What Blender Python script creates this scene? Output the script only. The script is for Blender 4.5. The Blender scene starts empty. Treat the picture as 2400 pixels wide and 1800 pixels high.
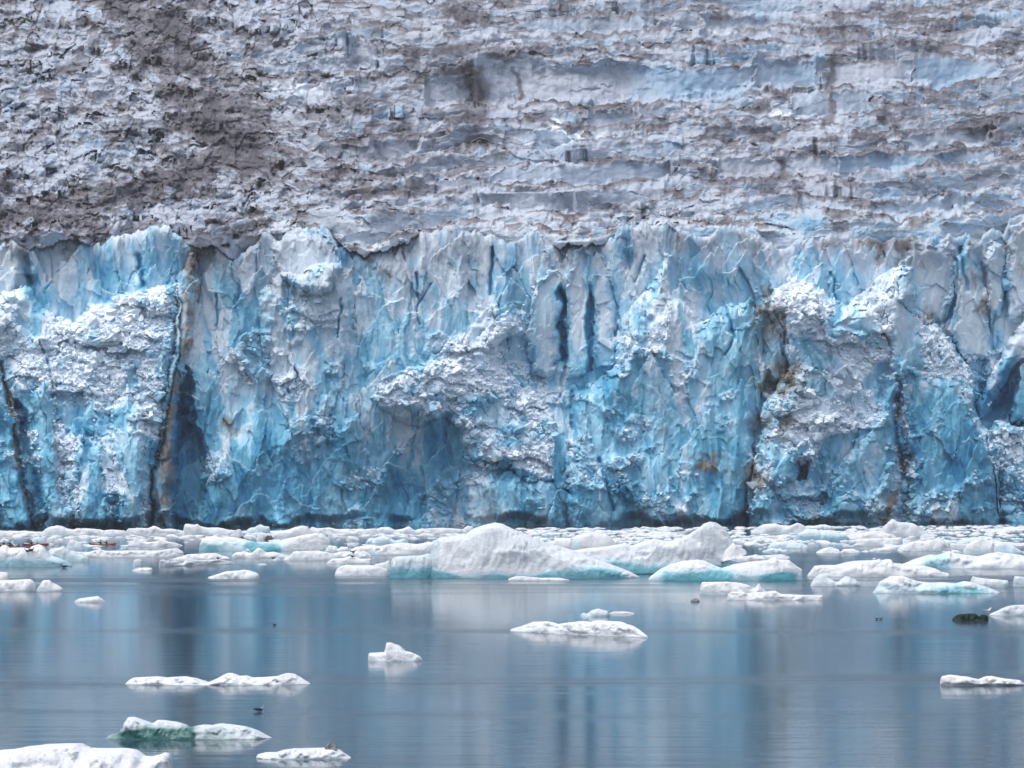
import bpy, math, random
import numpy as np
from mathutils import Vector, Matrix
from mathutils.bvhtree import BVHTree

random.seed(11)
scene = bpy.context.scene
COL = scene.collection

# ------------------------------------------------------------------ camera
FPX, CX, HZ, CAM_H = 7200.0, 1200.0, 1139.0, 12.0     # focal length, centre and horizon in photograph pixels
cam = bpy.data.cameras.new('camera')
cam.sensor_width = 36.0
cam.lens = 36.0 * FPX / 2400.0
cam.shift_y = (HZ - 900.0) / 2400.0
cam.clip_start, cam.clip_end = 1.0, 20000.0
camo = bpy.data.objects.new('camera', cam)
camo.location = (0, 0, CAM_H)
camo.rotation_euler = (math.radians(90), 0, 0)
COL.objects.link(camo)
scene.camera = camo

def wdist(wy):
    """distance of a waterline seen at picture row wy"""
    return FPX * CAM_H / (wy - HZ)
def at(px, py, d):
    return ((px - CX) / FPX * d, d, CAM_H + (HZ - py) / FPX * d)

# ------------------------------------------------------------------ tags
def tag(o, label=None, cat=None, group=None, kind=None):
    if label: o['label'] = label
    if cat: o['category'] = cat
    if group: o['group'] = group
    if kind: o['kind'] = kind
    return o
def empty(name, loc=(0, 0, 0), rz=0.0):
    o = bpy.data.objects.new(name, None)
    o.location = loc
    o.rotation_euler = (0, 0, rz)
    o.empty_display_size = 0.2
    COL.objects.link(o)
    return o
def link(name, me, parent=None, mat=None):
    o = bpy.data.objects.new(name, me)
    COL.objects.link(o)
    if parent is not None: o.parent = parent
    if mat is not None and len(me.materials) == 0: me.materials.append(mat)
    return o

# ------------------------------------------------------------------ numpy noise
f32 = np.float32
def h2(ix, iy, seed):
    x = ix.astype(np.int64).astype(np.uint32) * np.uint32(374761393) + iy.astype(np.int64).astype(np.uint32) * np.uint32(668265263) + np.uint32((seed * 974711 + 12345) & 0xffffffff)
    x = (x ^ (x >> np.uint32(13))) * np.uint32(1274126177)
    x = (x ^ (x >> np.uint32(16))) * np.uint32(2246822519)
    x = x ^ (x >> np.uint32(15))
    return (x & np.uint32(0xffffff)).astype(f32) / f32(0xffffff)
def vn(x, y, seed=0):
    """value noise, -1..1"""
    x = np.asarray(x, f32); y = np.asarray(y, f32)
    ix = np.floor(x); iy = np.floor(y)
    fx = x - ix; fy = y - iy
    fx = fx * fx * fx * (fx * (fx * 6 - 15) + 10); fy = fy * fy * fy * (fy * (fy * 6 - 15) + 10)
    a = h2(ix, iy, seed); b = h2(ix + 1, iy, seed); c = h2(ix, iy + 1, seed); d = h2(ix + 1, iy + 1, seed)
    return ((a + (b - a) * fx) * (1 - fy) + (c + (d - c) * fx) * fy) * 2 - 1
def fbm(x, y, seed=0, oct=4, gain=0.5):
    t = 0; a = 1.0; s = 0.0
    for i in range(oct):
        t = t + a * vn(x, y, seed + i * 17)
        s += a; a *= gain
        x = x * 2.03 + 5.3; y = y * 2.03 + 1.7
    return t / s * 1.6
def ridged(x, y, seed=0, oct=3, gain=0.5):
    t = 0; a = 1.0; s = 0.0
    for i in range(oct):
        t = t + a * (1 - np.abs(vn(x, y, seed + i * 13)) * 1.6)
        s += a; a *= gain
        x = x * 2.1 + 3.1; y = y * 2.1 + 7.7
    return t / s
def voro(x, y, seed=0, jit=0.9):
    """F1, F2, three cell randoms, offset to the cell point"""
    x = np.asarray(x, f32); y = np.asarray(y, f32)
    ix = np.floor(x); iy = np.floor(y)
    f1 = np.full(x.shape, 9, f32); f2 = f1.copy()
    cx = np.zeros_like(x); cy = np.zeros_like(x); ox = np.zeros_like(x); oy = np.zeros_like(x)
    for j in (-1, 0, 1):
        for i in (-1, 0, 1):
            gx = ix + i; gy = iy + j
            dx = x - (gx + 0.5 + jit * (h2(gx, gy, seed) - 0.5)); dy = y - (gy + 0.5 + jit * (h2(gx, gy, seed + 1) - 0.5))
            d = dx * dx + dy * dy
            m = d < f1
            f2 = np.where(m, f1, np.minimum(f2, d)); f1 = np.where(m, d, f1)
            cx = np.where(m, gx, cx); cy = np.where(m, gy, cy); ox = np.where(m, dx, ox); oy = np.where(m, dy, oy)
    return np.sqrt(f1), np.sqrt(f2), h2(cx, cy, seed + 2), h2(cx, cy, seed + 3), h2(cx, cy, seed + 4), ox, oy
def facet(x, y, seed=0, slope=1.0, step=0.5):
    """broken faces: every cell is a tilted plane with its own offset"""
    f1, f2, a, b, c, dx, dy = voro(x, y, seed)
    return slope * ((a - .5) * 2 * dx + (b - .5) * 2 * dy) + step * (c - .5)
def ss(a, b, x):
    t = np.clip((x - a) / (b - a), 0, 1)
    return t * t * (3 - 2 * t)

def poly_sd(px, py, X, Y):
    """inside distance (positive inside) of points to a polygon"""
    inside = np.zeros(X.shape, bool); dmin = np.full(X.shape, 1e9, f32)
    n = len(px)
    for i in range(n):
        x0, y0, x1, y1 = px[i], py[i], px[(i + 1) % n], py[(i + 1) % n]
        if y0 != y1:
            c = ((y0 > Y) != (y1 > Y)) & (X < (x1 - x0) * (Y - y0) / (y1 - y0) + x0)
            inside ^= c
        ex, ey = x1 - x0, y1 - y0
        t = np.clip(((X - x0) * ex + (Y - y0) * ey) / max(ex * ex + ey * ey, 1e-9), 0, 1)
        d = np.hypot(X - x0 - t * ex, Y - y0 - t * ey)
        dmin = np.minimum(dmin, d)
    return np.where(inside, dmin, -dmin)
def line_d(pts, X, Y):
    dmin = np.full(X.shape, 1e9, f32)
    for (x0, y0), (x1, y1) in zip(pts[:-1], pts[1:]):
        ex, ey = x1 - x0, y1 - y0
        t = np.clip(((X - x0) * ex + (Y - y0) * ey) / max(ex * ex + ey * ey, 1e-9), 0, 1)
        dmin = np.minimum(dmin, np.hypot(X - x0 - t * ex, Y - y0 - t * ey))
    return dmin
def interp(pts, x):
    return np.interp(x, [p[0] for p in pts], [p[1] for p in pts]).astype(f32)

def np_mesh(name, co, quads, attrs=None, smooth=True):
    me = bpy.data.meshes.new(name)
    nv, nq = len(co), len(quads)
    me.vertices.add(nv); me.vertices.foreach_set('co', np.ascontiguousarray(co, f32).ravel())
    me.loops.add(nq * 4); me.loops.foreach_set('vertex_index', np.ascontiguousarray(quads, np.int32).ravel())
    me.polygons.add(nq)
    me.polygons.foreach_set('loop_start', np.arange(0, nq * 4, 4, dtype=np.int32))
    me.polygons.foreach_set('use_smooth', np.full(nq, smooth, bool))
    me.update(calc_edges=True)
    for k, v in (attrs or {}).items():
        a = me.attributes.new(k, 'FLOAT', 'POINT'); a.data.foreach_set('value', np.ascontiguousarray(v, f32).ravel())
    return me

# ------------------------------------------------------------------ materials
class NT:
    def __init__(s, name):
        s.m = bpy.data.materials.new(name); s.m.use_nodes = True
        s.t = s.m.node_tree; s.t.nodes.clear()
        s.out = s.n('ShaderNodeOutputMaterial')
    def n(s, typ, **kw):
        nd = s.t.nodes.new(typ)
        for k, v in kw.items(): setattr(nd, k, v)
        return nd
    def l(s, a, b): s.t.links.new(a, b)
    def set(s, sock, v):
        if hasattr(v, 'is_output'): s.l(v, sock)
        else: sock.default_value = v
    def attr(s, name):
        return s.n('ShaderNodeAttribute', attribute_name=name).outputs['Fac']
    def math(s, op, a, b=0.0, clamp=False):
        nd = s.n('ShaderNodeMath', operation=op, use_clamp=clamp); s.set(nd.inputs[0], a); s.set(nd.inputs[1], b); return nd.outputs[0]
    def mix(s, f, a, b, typ='MIX'):
        nd = s.n('ShaderNodeMix', data_type='RGBA', blend_type=typ); s.set(nd.inputs[0], f); s.set(nd.inputs[6], a); s.set(nd.inputs[7], b); return nd.outputs[2]
    def ramp(s, f, a, b, lo=0.0, hi=1.0):
        nd = s.n('ShaderNodeMapRange', interpolation_type='SMOOTHSTEP'); s.set(nd.inputs[0], f)
        nd.inputs[1].default_value = a; nd.inputs[2].default_value = b; nd.inputs[3].default_value = lo; nd.inputs[4].default_value = hi
        return nd.outputs[0]
    def coord(s, scale=(1, 1, 1), out='Object'):
        tc = s.n('ShaderNodeTexCoord'); mp = s.n('ShaderNodeMapping'); s.l(tc.outputs[out], mp.inputs[0]); mp.inputs['Scale'].default_value = scale; return mp.outputs[0]
    def noise(s, vec, scale, detail=4, rough=0.55, dist=0.0):
        nd = s.n('ShaderNodeTexNoise'); s.l(vec, nd.inputs['Vector']); nd.inputs['Scale'].default_value = scale
        nd.inputs['Detail'].default_value = detail; nd.inputs['Roughness'].default_value = rough; nd.inputs['Distortion'].default_value = dist
        return nd.outputs['Fac']
    def bump(s, h, dist, strength=1.0, normal=None):
        nd = s.n('ShaderNodeBump'); s.l(h, nd.inputs['Height']); nd.inputs['Distance'].default_value = dist; nd.inputs['Strength'].default_value = strength
        if normal is not None: s.l(normal, nd.inputs['Normal'])
        return nd.outputs[0]
    def bsdf(s, color, rough=0.6, spec=0.3, normal=None, **kw):
        nd = s.n('ShaderNodeBsdfPrincipled'); s.set(nd.inputs['Base Color'], color); s.set(nd.inputs['Roughness'], rough)
        nd.inputs['Specular IOR Level'].default_value = spec
        if normal is not None: s.l(normal, nd.inputs['Normal'])
        for k, v in kw.items(): s.set(nd.inputs[k], v)
        s.l(nd.outputs[0], s.out.inputs[0]); return nd
def C(r, g, b): return (r, g, b, 1.0)
def plain(name, col, rough=0.5, spec=0.4, var=0.15, scale=6.0):
    t = NT(name); n = t.noise(t.coord(), scale, 3)
    t.bsdf(t.mix(t.ramp(n, .3, .7), C(*[c * (1 - var) for c in col]), C(*[min(1, c * (1 + var)) for c in col])), rough, spec)
    return t.m

# ================================================================== WATER
def water_material():
    t = NT('lake_water')
    tc = t.n('ShaderNodeTexCoord'); sep = t.n('ShaderNodeSeparateXYZ'); t.l(tc.outputs['Object'], sep.inputs[0])
    warp = t.math('MULTIPLY', t.math('SUBTRACT', t.noise(t.coord((.02, .02, 1)), 1.0, 3), .5), 26.0)
    yy = t.math('ADD', sep.outputs['Y'], warp)
    wind = None
    for y0, w, a in ((385, 30, 1.0), (345, 6, .5), (252, 7, .5), (187, 7, .9), (161, 2.5, .4), (520, 40, .4)):     # breeze lanes across the inlet
        e = t.math('DIVIDE', t.math('SUBTRACT', yy, y0), w)
        g = t.math('MULTIPLY', t.math('POWER', 2.718, t.math('MULTIPLY', t.math('MULTIPLY', e, e), -1.0)), a)
        wind = g if wind is None else t.math('MAXIMUM', wind, g)
    cut = t.ramp(t.noise(t.coord((.012, .08, 1)), 1.0, 4, .6), .35, .6)
    wind = t.math('MULTIPLY', wind, cut)
    rough = t.math('ADD', t.math('MULTIPLY', wind, .17), .092)
    h1 = t.noise(t.coord((.10, .55, 1)), 1.0, 4, .5)
    h2_ = t.noise(t.coord((.02, .09, 1)), 1.0, 2, .5)
    b = t.bump(h1, .022, 1.0)
    b = t.bump(h2_, .02, 1.0, b)
    t.bsdf(C(.018, .045, .068), rough, .5, b, IOR=1.33)
    return t.m
co = np.array([(-2500, -60, 0), (2500, -60, 0), (2500, 2600, 0), (-2500, 2600, 0)], f32)
wme = np_mesh('water', co, np.array([(0, 1, 2, 3)]))
water = tag(link('water', wme, None, water_material()), kind='structure')

# ================================================================== FLOATING ICE
def floe_material(name='floating_ice', shallow=C(.46, .61, .70), deep=C(.10, .33, .41)):
    t = NT(name)
    v = t.coord((1, 1, 1))
    n1 = t.noise(v, 1.3, 5, .6); n2 = t.noise(v, 5.0, 4, .6)
    wet, dirt, grey = t.attr('wet'), t.attr('dirt'), t.attr('grey')
    snow = t.mix(t.ramp(n1, .3, .7), C(.53, .58, .635), C(.63, .66, .70))
    g = t.mix(t.ramp(grey, 0, 1), snow, C(.40, .50, .57))
    wv = t.math('ADD', wet, t.math('MULTIPLY', t.math('SUBTRACT', n1, .5), .35))
    c1 = t.mix(t.ramp(wv, .05, .55), g, shallow)
    c2 = t.mix(t.ramp(wv, .5, 1.0), c1, deep)
    dv = t.math('ADD', dirt, t.math('MULTIPLY', t.math('SUBTRACT', n2, .5), 1.2))
    c3 = t.mix(t.ramp(dv, .35, .75), c2, C(.075, .068, .062))
    b = t.bump(t.noise(v, 1.9, 4, .6), .25, .4); b = t.bump(n2, .08, .5, b); b = t.bump(n1, .3, .4, b)
    nd = t.bsdf(c3, t.math('SUBTRACT', .6, t.math('MULTIPLY', wet, .3)), .3, b)
    return t.m
def clear_ice_material():
    t = NT('clear_black_ice')
    n = t.noise(t.coord(), 4.0, 4, .6)
    t.bsdf(t.mix(t.ramp(n, .42, .62), C(.004, .010, .009), C(.014, .036, .032)), .5, .15, t.bump(n, .12, .8))
    return t.m
def dark_ice_material():
    t = NT('dirty_grey_ice')
    n = t.noise(t.coord(), 5.0, 4, .6)
    t.bsdf(t.mix(t.ramp(n, .4, .65), C(.06, .075, .085), C(.25, .28, .30)), .4, .4, t.bump(n, .1, .8))
    return t.m
FM = floe_material(); GREEN_ICE = floe_material('green_based_ice', C(.30, .40, .41), C(.035, .125, .125)); BLACK_ICE = clear_ice_material(); DARK_ICE = dark_ice_material()

def floe_mesh(pts, wy, seed, thick=.45, wet=0.0, wet_h=.4, dirt=0.0, grey=0.0, p=2.6, rough=1.0, origin=None, wetx=None, undercut=0.0, back=0.0, bot=None, pit=0.0, greyx=None):
    """body of floating ice whose crest line, seen from the boat, runs along pts; wy = waterline row (left, right)"""
    wl, wr = wy if isinstance(wy, tuple) else (wy, wy)
    xs = np.array([q[0] for q in pts], f32); ys = np.array([q[1] for q in pts], f32)
    xs = np.maximum.accumulate(xs + np.arange(len(xs)) * .01).astype(f32)
    x0, x1 = xs[0], xs[-1]
    n = int(np.clip((x1 - x0) / 2.2, 14, 230)); nt = int(np.clip((x1 - x0) / 7, 11, 46))
    X = np.linspace(x0, x1, n, dtype=f32)
    top = np.interp(X, xs, ys)
    wrow = wl + (wr - wl) * (X - x0) / (x1 - x0)
    Dw = (FPX * CAM_H / (wrow - HZ)).astype(f32)                    # distance of the front waterline
    wid = (x1 - x0) / FPX * Dw.mean()
    dep = wid * thick
    u = (X - x0) / (x1 - x0) * 2 - 1
    round_ = (1 - np.abs(u) ** 3.2) ** .6
    half = dep * .5 * (.15 + .85 * round_)
    Dm = Dw + dep * .5 + back                                       # mid line
    h = np.maximum(CAM_H + (HZ - top) / FPX * Dm, 0.0)
    hpx = np.maximum(wrow - top, 0)
    h = np.maximum(h, 0.02)
    hmax = h.max()
    T = np.concatenate([[-1.02], -1 + 2 * (.5 - .5 * np.cos(np.linspace(0, math.pi, nt))), [1.02]]).astype(f32)
    uu, tt_ = np.meshgrid(u, T, indexing='ij')
    at_ = np.abs(tt_).clip(0, 1)
    wxm = uu * wid / 2; 
    sc = max(hmax, .15)
    prof = (1 - at_ ** p).clip(0, 1) ** (1 / 1.6)
    Y = Dm[:, None] + tt_ * half[:, None]
    Z = h[:, None] * prof
    env = (at_ ** .6) * (1 - at_ ** 8) * (tt_ < .4)
    lump = fbm(wxm / sc / 1.1 + seed * 7.1, tt_ * 2.2 + seed, seed, 4) * .5 + .7 * facet(wxm / sc / .8 + seed, tt_ * 2.6 + seed * 3, seed + 3, .9, .7) + .34 * facet(wxm / sc / .27 + seed, tt_ * 6 + seed * 3, seed + 5, .9, .6)
    Z = Z + env * lump * h[:, None] * .36 * rough
    Z = np.minimum(Z, h[:, None] * (1 - .15 * at_))
    Y = Y + env * half[:, None] * .28 * rough * (fbm(wxm / sc / .9 - seed, Z / sc * 1.6 + seed, seed + 9, 4) + .6 * facet(wxm / sc / .5 + seed, Z / sc * 2 + seed, seed + 11, .8, .7))
    if pit:
        pv = voro(wxm / .85 + .3 * fbm(wxm / 1.5, Z / 1.5, seed + 31, 2), Z / .8 + tt_ * 2, seed + 33)[0] + .5 * voro(wxm / .55, Z / .4 + tt_ * 4, seed + 35)[0]
        Y = Y + pit * (tt_ < .2) * (pv - .5) * ss(.05, .3, at_) * (at_ < .97)
    if undercut: Y = Y + (tt_ < 0) * undercut * ss(.35, 0, Z / np.maximum(h[:, None], .05)) * half[:, None] * .5
    sk = np.abs(tt_) > 1.01
    Z = np.where(sk, -.35 * sc - .15, np.maximum(Z, -.02))
    if bot is not None:
        zb = (CAM_H + (HZ - np.interp(X, [q[0] for q in bot], [q[1] for q in bot])) / FPX * Dm)[:, None]
        Z = np.where(sk, zb, np.maximum(Z * .5 + zb * .5 + (Z - zb) * .5, zb + .01)); Y = np.where(sk, Dm[:, None], Y)
    else: Z[0, :] = np.minimum(Z[0, :], -.05); Z[-1, :] = np.minimum(Z[-1, :], -.05)
    Xw = (X[:, None] - CX) / FPX * Dm[:, None] * np.ones_like(tt_)  # keeps its picture column at its crest
    Xw = Xw + .10 * sc * rough * fbm(wxm / sc * 1.3 + seed, Z / sc * 2 + tt_, seed + 15, 3) * (1 - np.abs(uu) ** 6)
    zr = Z / sc
    wv = np.zeros_like(Z)
    if wet:
        wz = ss(wet_h * 1.25, wet_h * .35, zr + .12 * fbm(wxm / sc, zr * 2, seed + 21, 3))
        wv = wet * wz
        if wetx is not None: wv = wv * np.interp(X, [q[0] for q in wetx], [q[1] for q in wetx])[:, None]
    wv = np.maximum(wv, .45 * ss(.10, .0, Z / max(sc, .4)))
    dv = np.full_like(Z, -1.0)
    if dirt: dv = dirt * (.6 + .9 * fbm(wxm / sc * 1.2, tt_ * 2, seed + 25, 3)) - .1
    gv_ = np.clip(grey + .5 * grey * fbm(wxm / sc * .8, zr * 1.5, seed + 27, 3), 0, 1)
    if greyx is not None: gv_ = np.maximum(gv_, np.interp(X, [q[0] for q in greyx], [q[1] for q in greyx])[:, None] * (.8 + .5 * fbm(wxm * 3, Z * .4, seed + 29, 2)))
    org = np.array([((x0 + x1) / 2 - CX) / FPX * Dm.mean(), Dm.mean(), 0], f32) if origin is None else np.array(origin, f32)
    co = np.stack([Xw, Y, Z], -1).reshape(-1, 3) - org
    m = len(T); idx = np.arange(n * m).reshape(n, m)
    q = np.stack([idx[:-1, :-1], idx[1:, :-1], idx[1:, 1:], idx[:-1, 1:]], -1).reshape(-1, 4)
    me = np_mesh('floe', co, q, {'wet': wv, 'dirt': dv, 'grey': gv_})
    return me, org
SEED = [1]
FLOES = {}
def floe(name, label, cat, pts, wy, group=None, parent=None, mat=None, **kw):
    SEED[0] += 1
    me, org = floe_mesh(pts, wy, SEED[0], **kw)
    o = link(name, me, None, mat or FM)
    o.location = org.tolist()
    if parent is None: tag(o, label, cat, group)
    else:
        o.parent = parent; o.location = Vector(org.tolist()) - parent.location
        if label: o['label'] = label
    return o

GF = 'ice floes drifting in the inlet'
# ---- near water, traced
floe('ice_floe', 'big bright white floe cut by the bottom left corner of the photo', 'ice floe', [(-260, 1800), (-160, 1775), (-60, 1768), (0, 1759), (20, 1758), (60, 1750), (110, 1745), (150, 1743), (185, 1743), (200, 1751), (215, 1755), (250, 1755), (290, 1754), (315, 1758), (325, 1763), (335, 1773), (350, 1774), (375, 1768), (388, 1763), (397, 1765), (402, 1782), (405, 1826)], 1834, GF, thick=.5, p=3.2, rough=.8)
floe('ice_floe', 'long humped floe with dark green base near the bottom left', 'ice floe', [(248, 1730), (258, 1722), (275, 1718), (288, 1705), (292, 1693), (302, 1680), (315, 1680), (330, 1685), (350, 1692), (362, 1695), (372, 1687), (385, 1687), (410, 1691), (430, 1697), (445, 1704), (460, 1700), (475, 1698), (495, 1699), (520, 1695), (545, 1698), (575, 1702), (600, 1711), (625, 1724), (638, 1731)], 1734, GF, thick=.3, mat=GREEN_ICE, wet=1.15, wet_h=.6, grey=.35, wetx=[(248, .5), (300, .9), (380, 1.1), (455, 1.2), (470, .25), (520, .45), (560, .2), (640, .1)])
floe('ice_floe', 'low pale floe with a grey lump on top at the bottom of the photo', 'ice floe', [(600, 1778), (603, 1768), (625, 1763), (650, 1763), (665, 1757), (690, 1754), (740, 1753), (765, 1752), (795, 1757), (805, 1764), (824, 1777)], 1780, GF, thick=.4, grey=.3)
floe('ice_floe', 'long low two-humped floe with pointed right tip above the green-based floe', 'ice floe', [(293, 1603), (305, 1592), (315, 1588), (345, 1586), (370, 1585), (390, 1588), (430, 1585), (460, 1590), (480, 1596), (488, 1600), (497, 1595), (515, 1586), (532, 1577), (545, 1577), (560, 1584), (575, 1583), (590, 1588), (620, 1587), (650, 1584), (672, 1577), (690, 1579), (705, 1588), (728, 1603)], 1606, GF, thick=.25, grey=.12)
floe('ice_floe', 'small white floe with a shark-fin peak on open water', 'ice floe', [(862, 1545), (863, 1531), (870, 1530), (890, 1529), (904, 1528), (906, 1517), (907, 1506), (916, 1505), (930, 1512), (950, 1525), (965, 1528), (985, 1539), (991, 1546)], 1550, GF, thick=.5, grey=.15, p=3)
floe('ice_floe', 'long flat lumpy white floe in the centre of the open water', 'ice floe', [(1195, 1475), (1225, 1467), (1250, 1457), (1285, 1456), (1310, 1462), (1340, 1458), (1365, 1455), (1390, 1457), (1400, 1453), (1425, 1455), (1440, 1456), (1455, 1457), (1480, 1465), (1500, 1478), (1519, 1492)], (1480, 1496), GF, thick=.22)
floe('ice_floe', 'flat white floe with lifted left tip at the right edge', 'ice floe', [(2203, 1600), (2206, 1585), (2225, 1581), (2245, 1583), (2270, 1586), (2295, 1592), (2310, 1585), (2325, 1584), (2345, 1589), (2390, 1594), (2405, 1604)], 1608, GF, thick=.3, undercut=.5)
floe('ice_chunk', 'grey clear lump of ice with a dark rim above the central lumpy floe', 'ice chunk', [(1360, 1442), (1367, 1436), (1378, 1438), (1388, 1430), (1402, 1426), (1415, 1430), (1424, 1432), (1430, 1443)], 1445, thick=.5, grey=.8)
floe('ice_sliver', 'thin bright sliver of ice beside the grey clear lump', 'ice floe', [(1428, 1437), (1440, 1433), (1465, 1433), (1488, 1437)], 1439, thick=.15)
floe('ice_floe', 'small smooth white floe alone on the left water', 'ice floe', [(174, 1410), (185, 1403), (205, 1400), (230, 1397), (240, 1404), (247, 1409)], 1412, GF, thick=.5)
floe('ice_floe', 'smooth wedge-shaped white floe left of centre with long tapering left end', 'ice floe', [(487, 1353), (510, 1345), (530, 1339), (560, 1337), (572, 1335), (585, 1337), (600, 1341), (608, 1347)], 1357, GF, thick=.45, p=3)
floe('ice_floe', 'long white block with rounded right end at the left edge', 'ice floe', [(-80, 1384), (-60, 1362), (0, 1360), (30, 1359), (70, 1357), (78, 1362), (83, 1368), (84, 1383)], 1386, GF, thick=.4, p=4)
floe('ice_chunk', 'square white ice block behind the long block at the left edge', 'ice chunk', [(-40, 1360), (-38, 1341), (0, 1340), (20, 1342), (23, 1360)], 1366, thick=.5, p=5)
floe('ice_chunk', 'peaked white ice chunk just right of the long left-edge block', 'ice chunk', [(86, 1383), (93, 1372), (100, 1360), (118, 1359), (122, 1365), (135, 1371), (148, 1380)], 1386, thick=.6, p=3)
floe('ice_floe', 'small flat white floe left of the fallen-block floes', 'ice floe', [(309, 1337), (325, 1331), (345, 1330), (358, 1331), (358, 1336)], 1338, GF, thick=.4)
floe('ice_chunk', 'small grey dirty ice chunk above the small flat floe', 'ice chunk', [(311, 1322), (315, 1313), (324, 1310), (332, 1313), (334, 1322)], 1326, thick=.5, grey=.7, dirt=.35)
# ---- the big iceberg
berg = tag(empty('iceberg', ((1330 - CX) / FPX * 405, 405, 0)), 'largest iceberg in the middle, with two pitted white humps and a cracked left block', 'iceberg')
floe('ice_block', 'blue-green left block of the iceberg', None, [(911, 1352), (914, 1330), (919, 1310), (930, 1304), (960, 1302), (985, 1301), (1005, 1297), (1012, 1300), (1018, 1353)], 1355, parent=berg, thick=.5, wet=.95, wet_h=.62, p=3, rough=1.1, grey=.75)
floe('front_hump', None, None, [(1000, 1353), (1004, 1318), (1011, 1288), (1019, 1268), (1030, 1263), (1060, 1255), (1090, 1251), (1098, 1245), (1110, 1237), (1130, 1230), (1158, 1224), (1180, 1227), (1200, 1237), (1240, 1252), (1280, 1270), (1330, 1285), (1370, 1300), (1420, 1318), (1480, 1342), (1500, 1352)], 1356, parent=berg, thick=.30, wet=.9, wet_h=.17, p=2.6, rough=.6, grey=.3, pit=.28, greyx=[(1000, 1.1), (1026, 1.2), (1036, 0), (1500, 0)])
floe('rear_hump', None, None, [(1330, 1330), (1340, 1290), (1380, 1284), (1420, 1281), (1455, 1275), (1468, 1272), (1480, 1278), (1510, 1266), (1530, 1262), (1560, 1268), (1580, 1265), (1600, 1258), (1630, 1240), (1645, 1227), (1658, 1222), (1672, 1224), (1690, 1234), (1705, 1248), (1720, 1270), (1728, 1290)], 1346, parent=berg, thick=.26, wet=.9, wet_h=.24, p=2.4, rough=.6, grey=.3, pit=.26, bot=[(1330, 1352), (1686, 1352), (1694, 1318), (1728, 1307)])
floe('overhang', None, None, [(1690, 1314), (1700, 1290), (1720, 1272), (1735, 1283), (1744, 1288), (1749, 1292), (1751, 1297)], 1346, parent=berg, thick=.5, p=3, grey=.15, bot=[(1690, 1318), (1720, 1309), (1740, 1304), (1751, 1298)])
floe('ice_floe', 'low thin white floe lying against the foot of the largest iceberg', 'ice floe', [(1190, 1357), (1210, 1350), (1230, 1351), (1270, 1354), (1310, 1354), (1336, 1359)], 1361, GF, thick=.12)
floe('ice_floe', 'double-humped white floe with bright turquoise base right of the largest iceberg', 'ice floe', [(1519, 1358), (1525, 1350), (1545, 1335), (1570, 1323), (1600, 1314), (1635, 1311), (1655, 1315), (1675, 1325), (1690, 1331), (1720, 1322), (1760, 1316), (1800, 1313), (1815, 1306), (1825, 1311), (1850, 1312), (1865, 1325), (1872, 1330), (1881, 1335), (1880, 1344), (1846, 1357)], 1361, GF, thick=.25, wet=1.25, wet_h=.5, rough=.5, wetx=[(1519, .1), (1560, .8), (1650, 1), (1690, .9), (1720, .6), (1770, .6), (1845, 1.1), (1880, .3)])
floe('ice_floe', 'low white floe with two knobs on top on the right', 'ice floe', [(1892, 1349), (1902, 1336), (1910, 1326), (1930, 1324), (1960, 1324), (1980, 1318), (2000, 1314), (2040, 1313), (2055, 1312), (2058, 1309), (2066, 1313), (2075, 1310), (2088, 1310), (2093, 1318), (2120, 1322), (2165, 1326), (2190, 1332), (2205, 1340), (2222, 1343), (2227, 1349)], 1352, GF, thick=.28, p=3, rough=.7)
floe('ice_floe', 'long white floe with blue angled left face at the right edge', 'ice floe', [(2103, 1326), (2130, 1316), (2155, 1306), (2180, 1299), (2195, 1301), (2220, 1292), (2250, 1298), (2290, 1304), (2320, 1296), (2345, 1293), (2375, 1298), (2400, 1302), (2450, 1310), (2475, 1328)], 1333, GF, thick=.3, wet=.8, wet_h=.9, wetx=[(2103, 0), (2150, .1), (2165, 1), (2215, 1), (2226, .2), (2475, .1)], rough=.7)
floe('ice_chunk', 'grey two-peaked chunk in front of the two-knobbed floe', 'ice chunk', [(1899, 1372), (1905, 1362), (1915, 1350), (1925, 1344), (1935, 1350), (1955, 1362), (1965, 1364), (1980, 1350), (1990, 1350), (2005, 1360), (2017, 1368)], 1374, thick=.4, grey=.4)
floe('ice_floe', 'pale turquoise floe with rounded left end and tapering right end on the right', 'ice floe', [(2045, 1390), (2055, 1375), (2065, 1362), (2080, 1355), (2090, 1349), (2115, 1350), (2135, 1357), (2150, 1362), (2180, 1366), (2210, 1364), (2240, 1367), (2260, 1361), (2280, 1365), (2310, 1375), (2342, 1387)], 1391, GF, thick=.3, wet=.95, wet_h=.6, grey=.15, wetx=[(2045, .5), (2160, .45), (2200, .9), (2280, .9), (2342, .3)])
floe('ice_floe', 'flat-topped white floe with small upright spike below the double-humped floe', 'ice floe', [(1639, 1378), (1645, 1364), (1700, 1363), (1740, 1366), (1760, 1374), (1770, 1379), (1778, 1367), (1790, 1380), (1798, 1388)], 1394, GF, thick=.25, wet=.5, wet_h=.4, wetx=[(1639, .9), (1680, .8), (1700, 0), (1800, 0)])
floe('ice_floe', 'thin flat white floe in front of the spiked floe', 'ice floe', [(1704, 1394), (1715, 1387), (1740, 1386), (1750, 1390), (1800, 1386), (1815, 1384), (1830, 1392), (1880, 1394), (1930, 1395), (1929, 1403)], 1407, GF, thick=.18, grey=.1)
floe('ice_chunk', 'blocky greyish ice chunk right of the pale turquoise floe', 'ice chunk', [(2272, 1368), (2278, 1350), (2290, 1353), (2310, 1356), (2325, 1357), (2362, 1360), (2364, 1372)], 1377, thick=.4, grey=.5)
floe('ice_chunk', 'small ice chunk cut by the right edge below the long floe', 'ice chunk', [(2374, 1370), (2377, 1350), (2400, 1352), (2420, 1356), (2424, 1370)], 1375, thick=.4, grey=.4)
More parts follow.
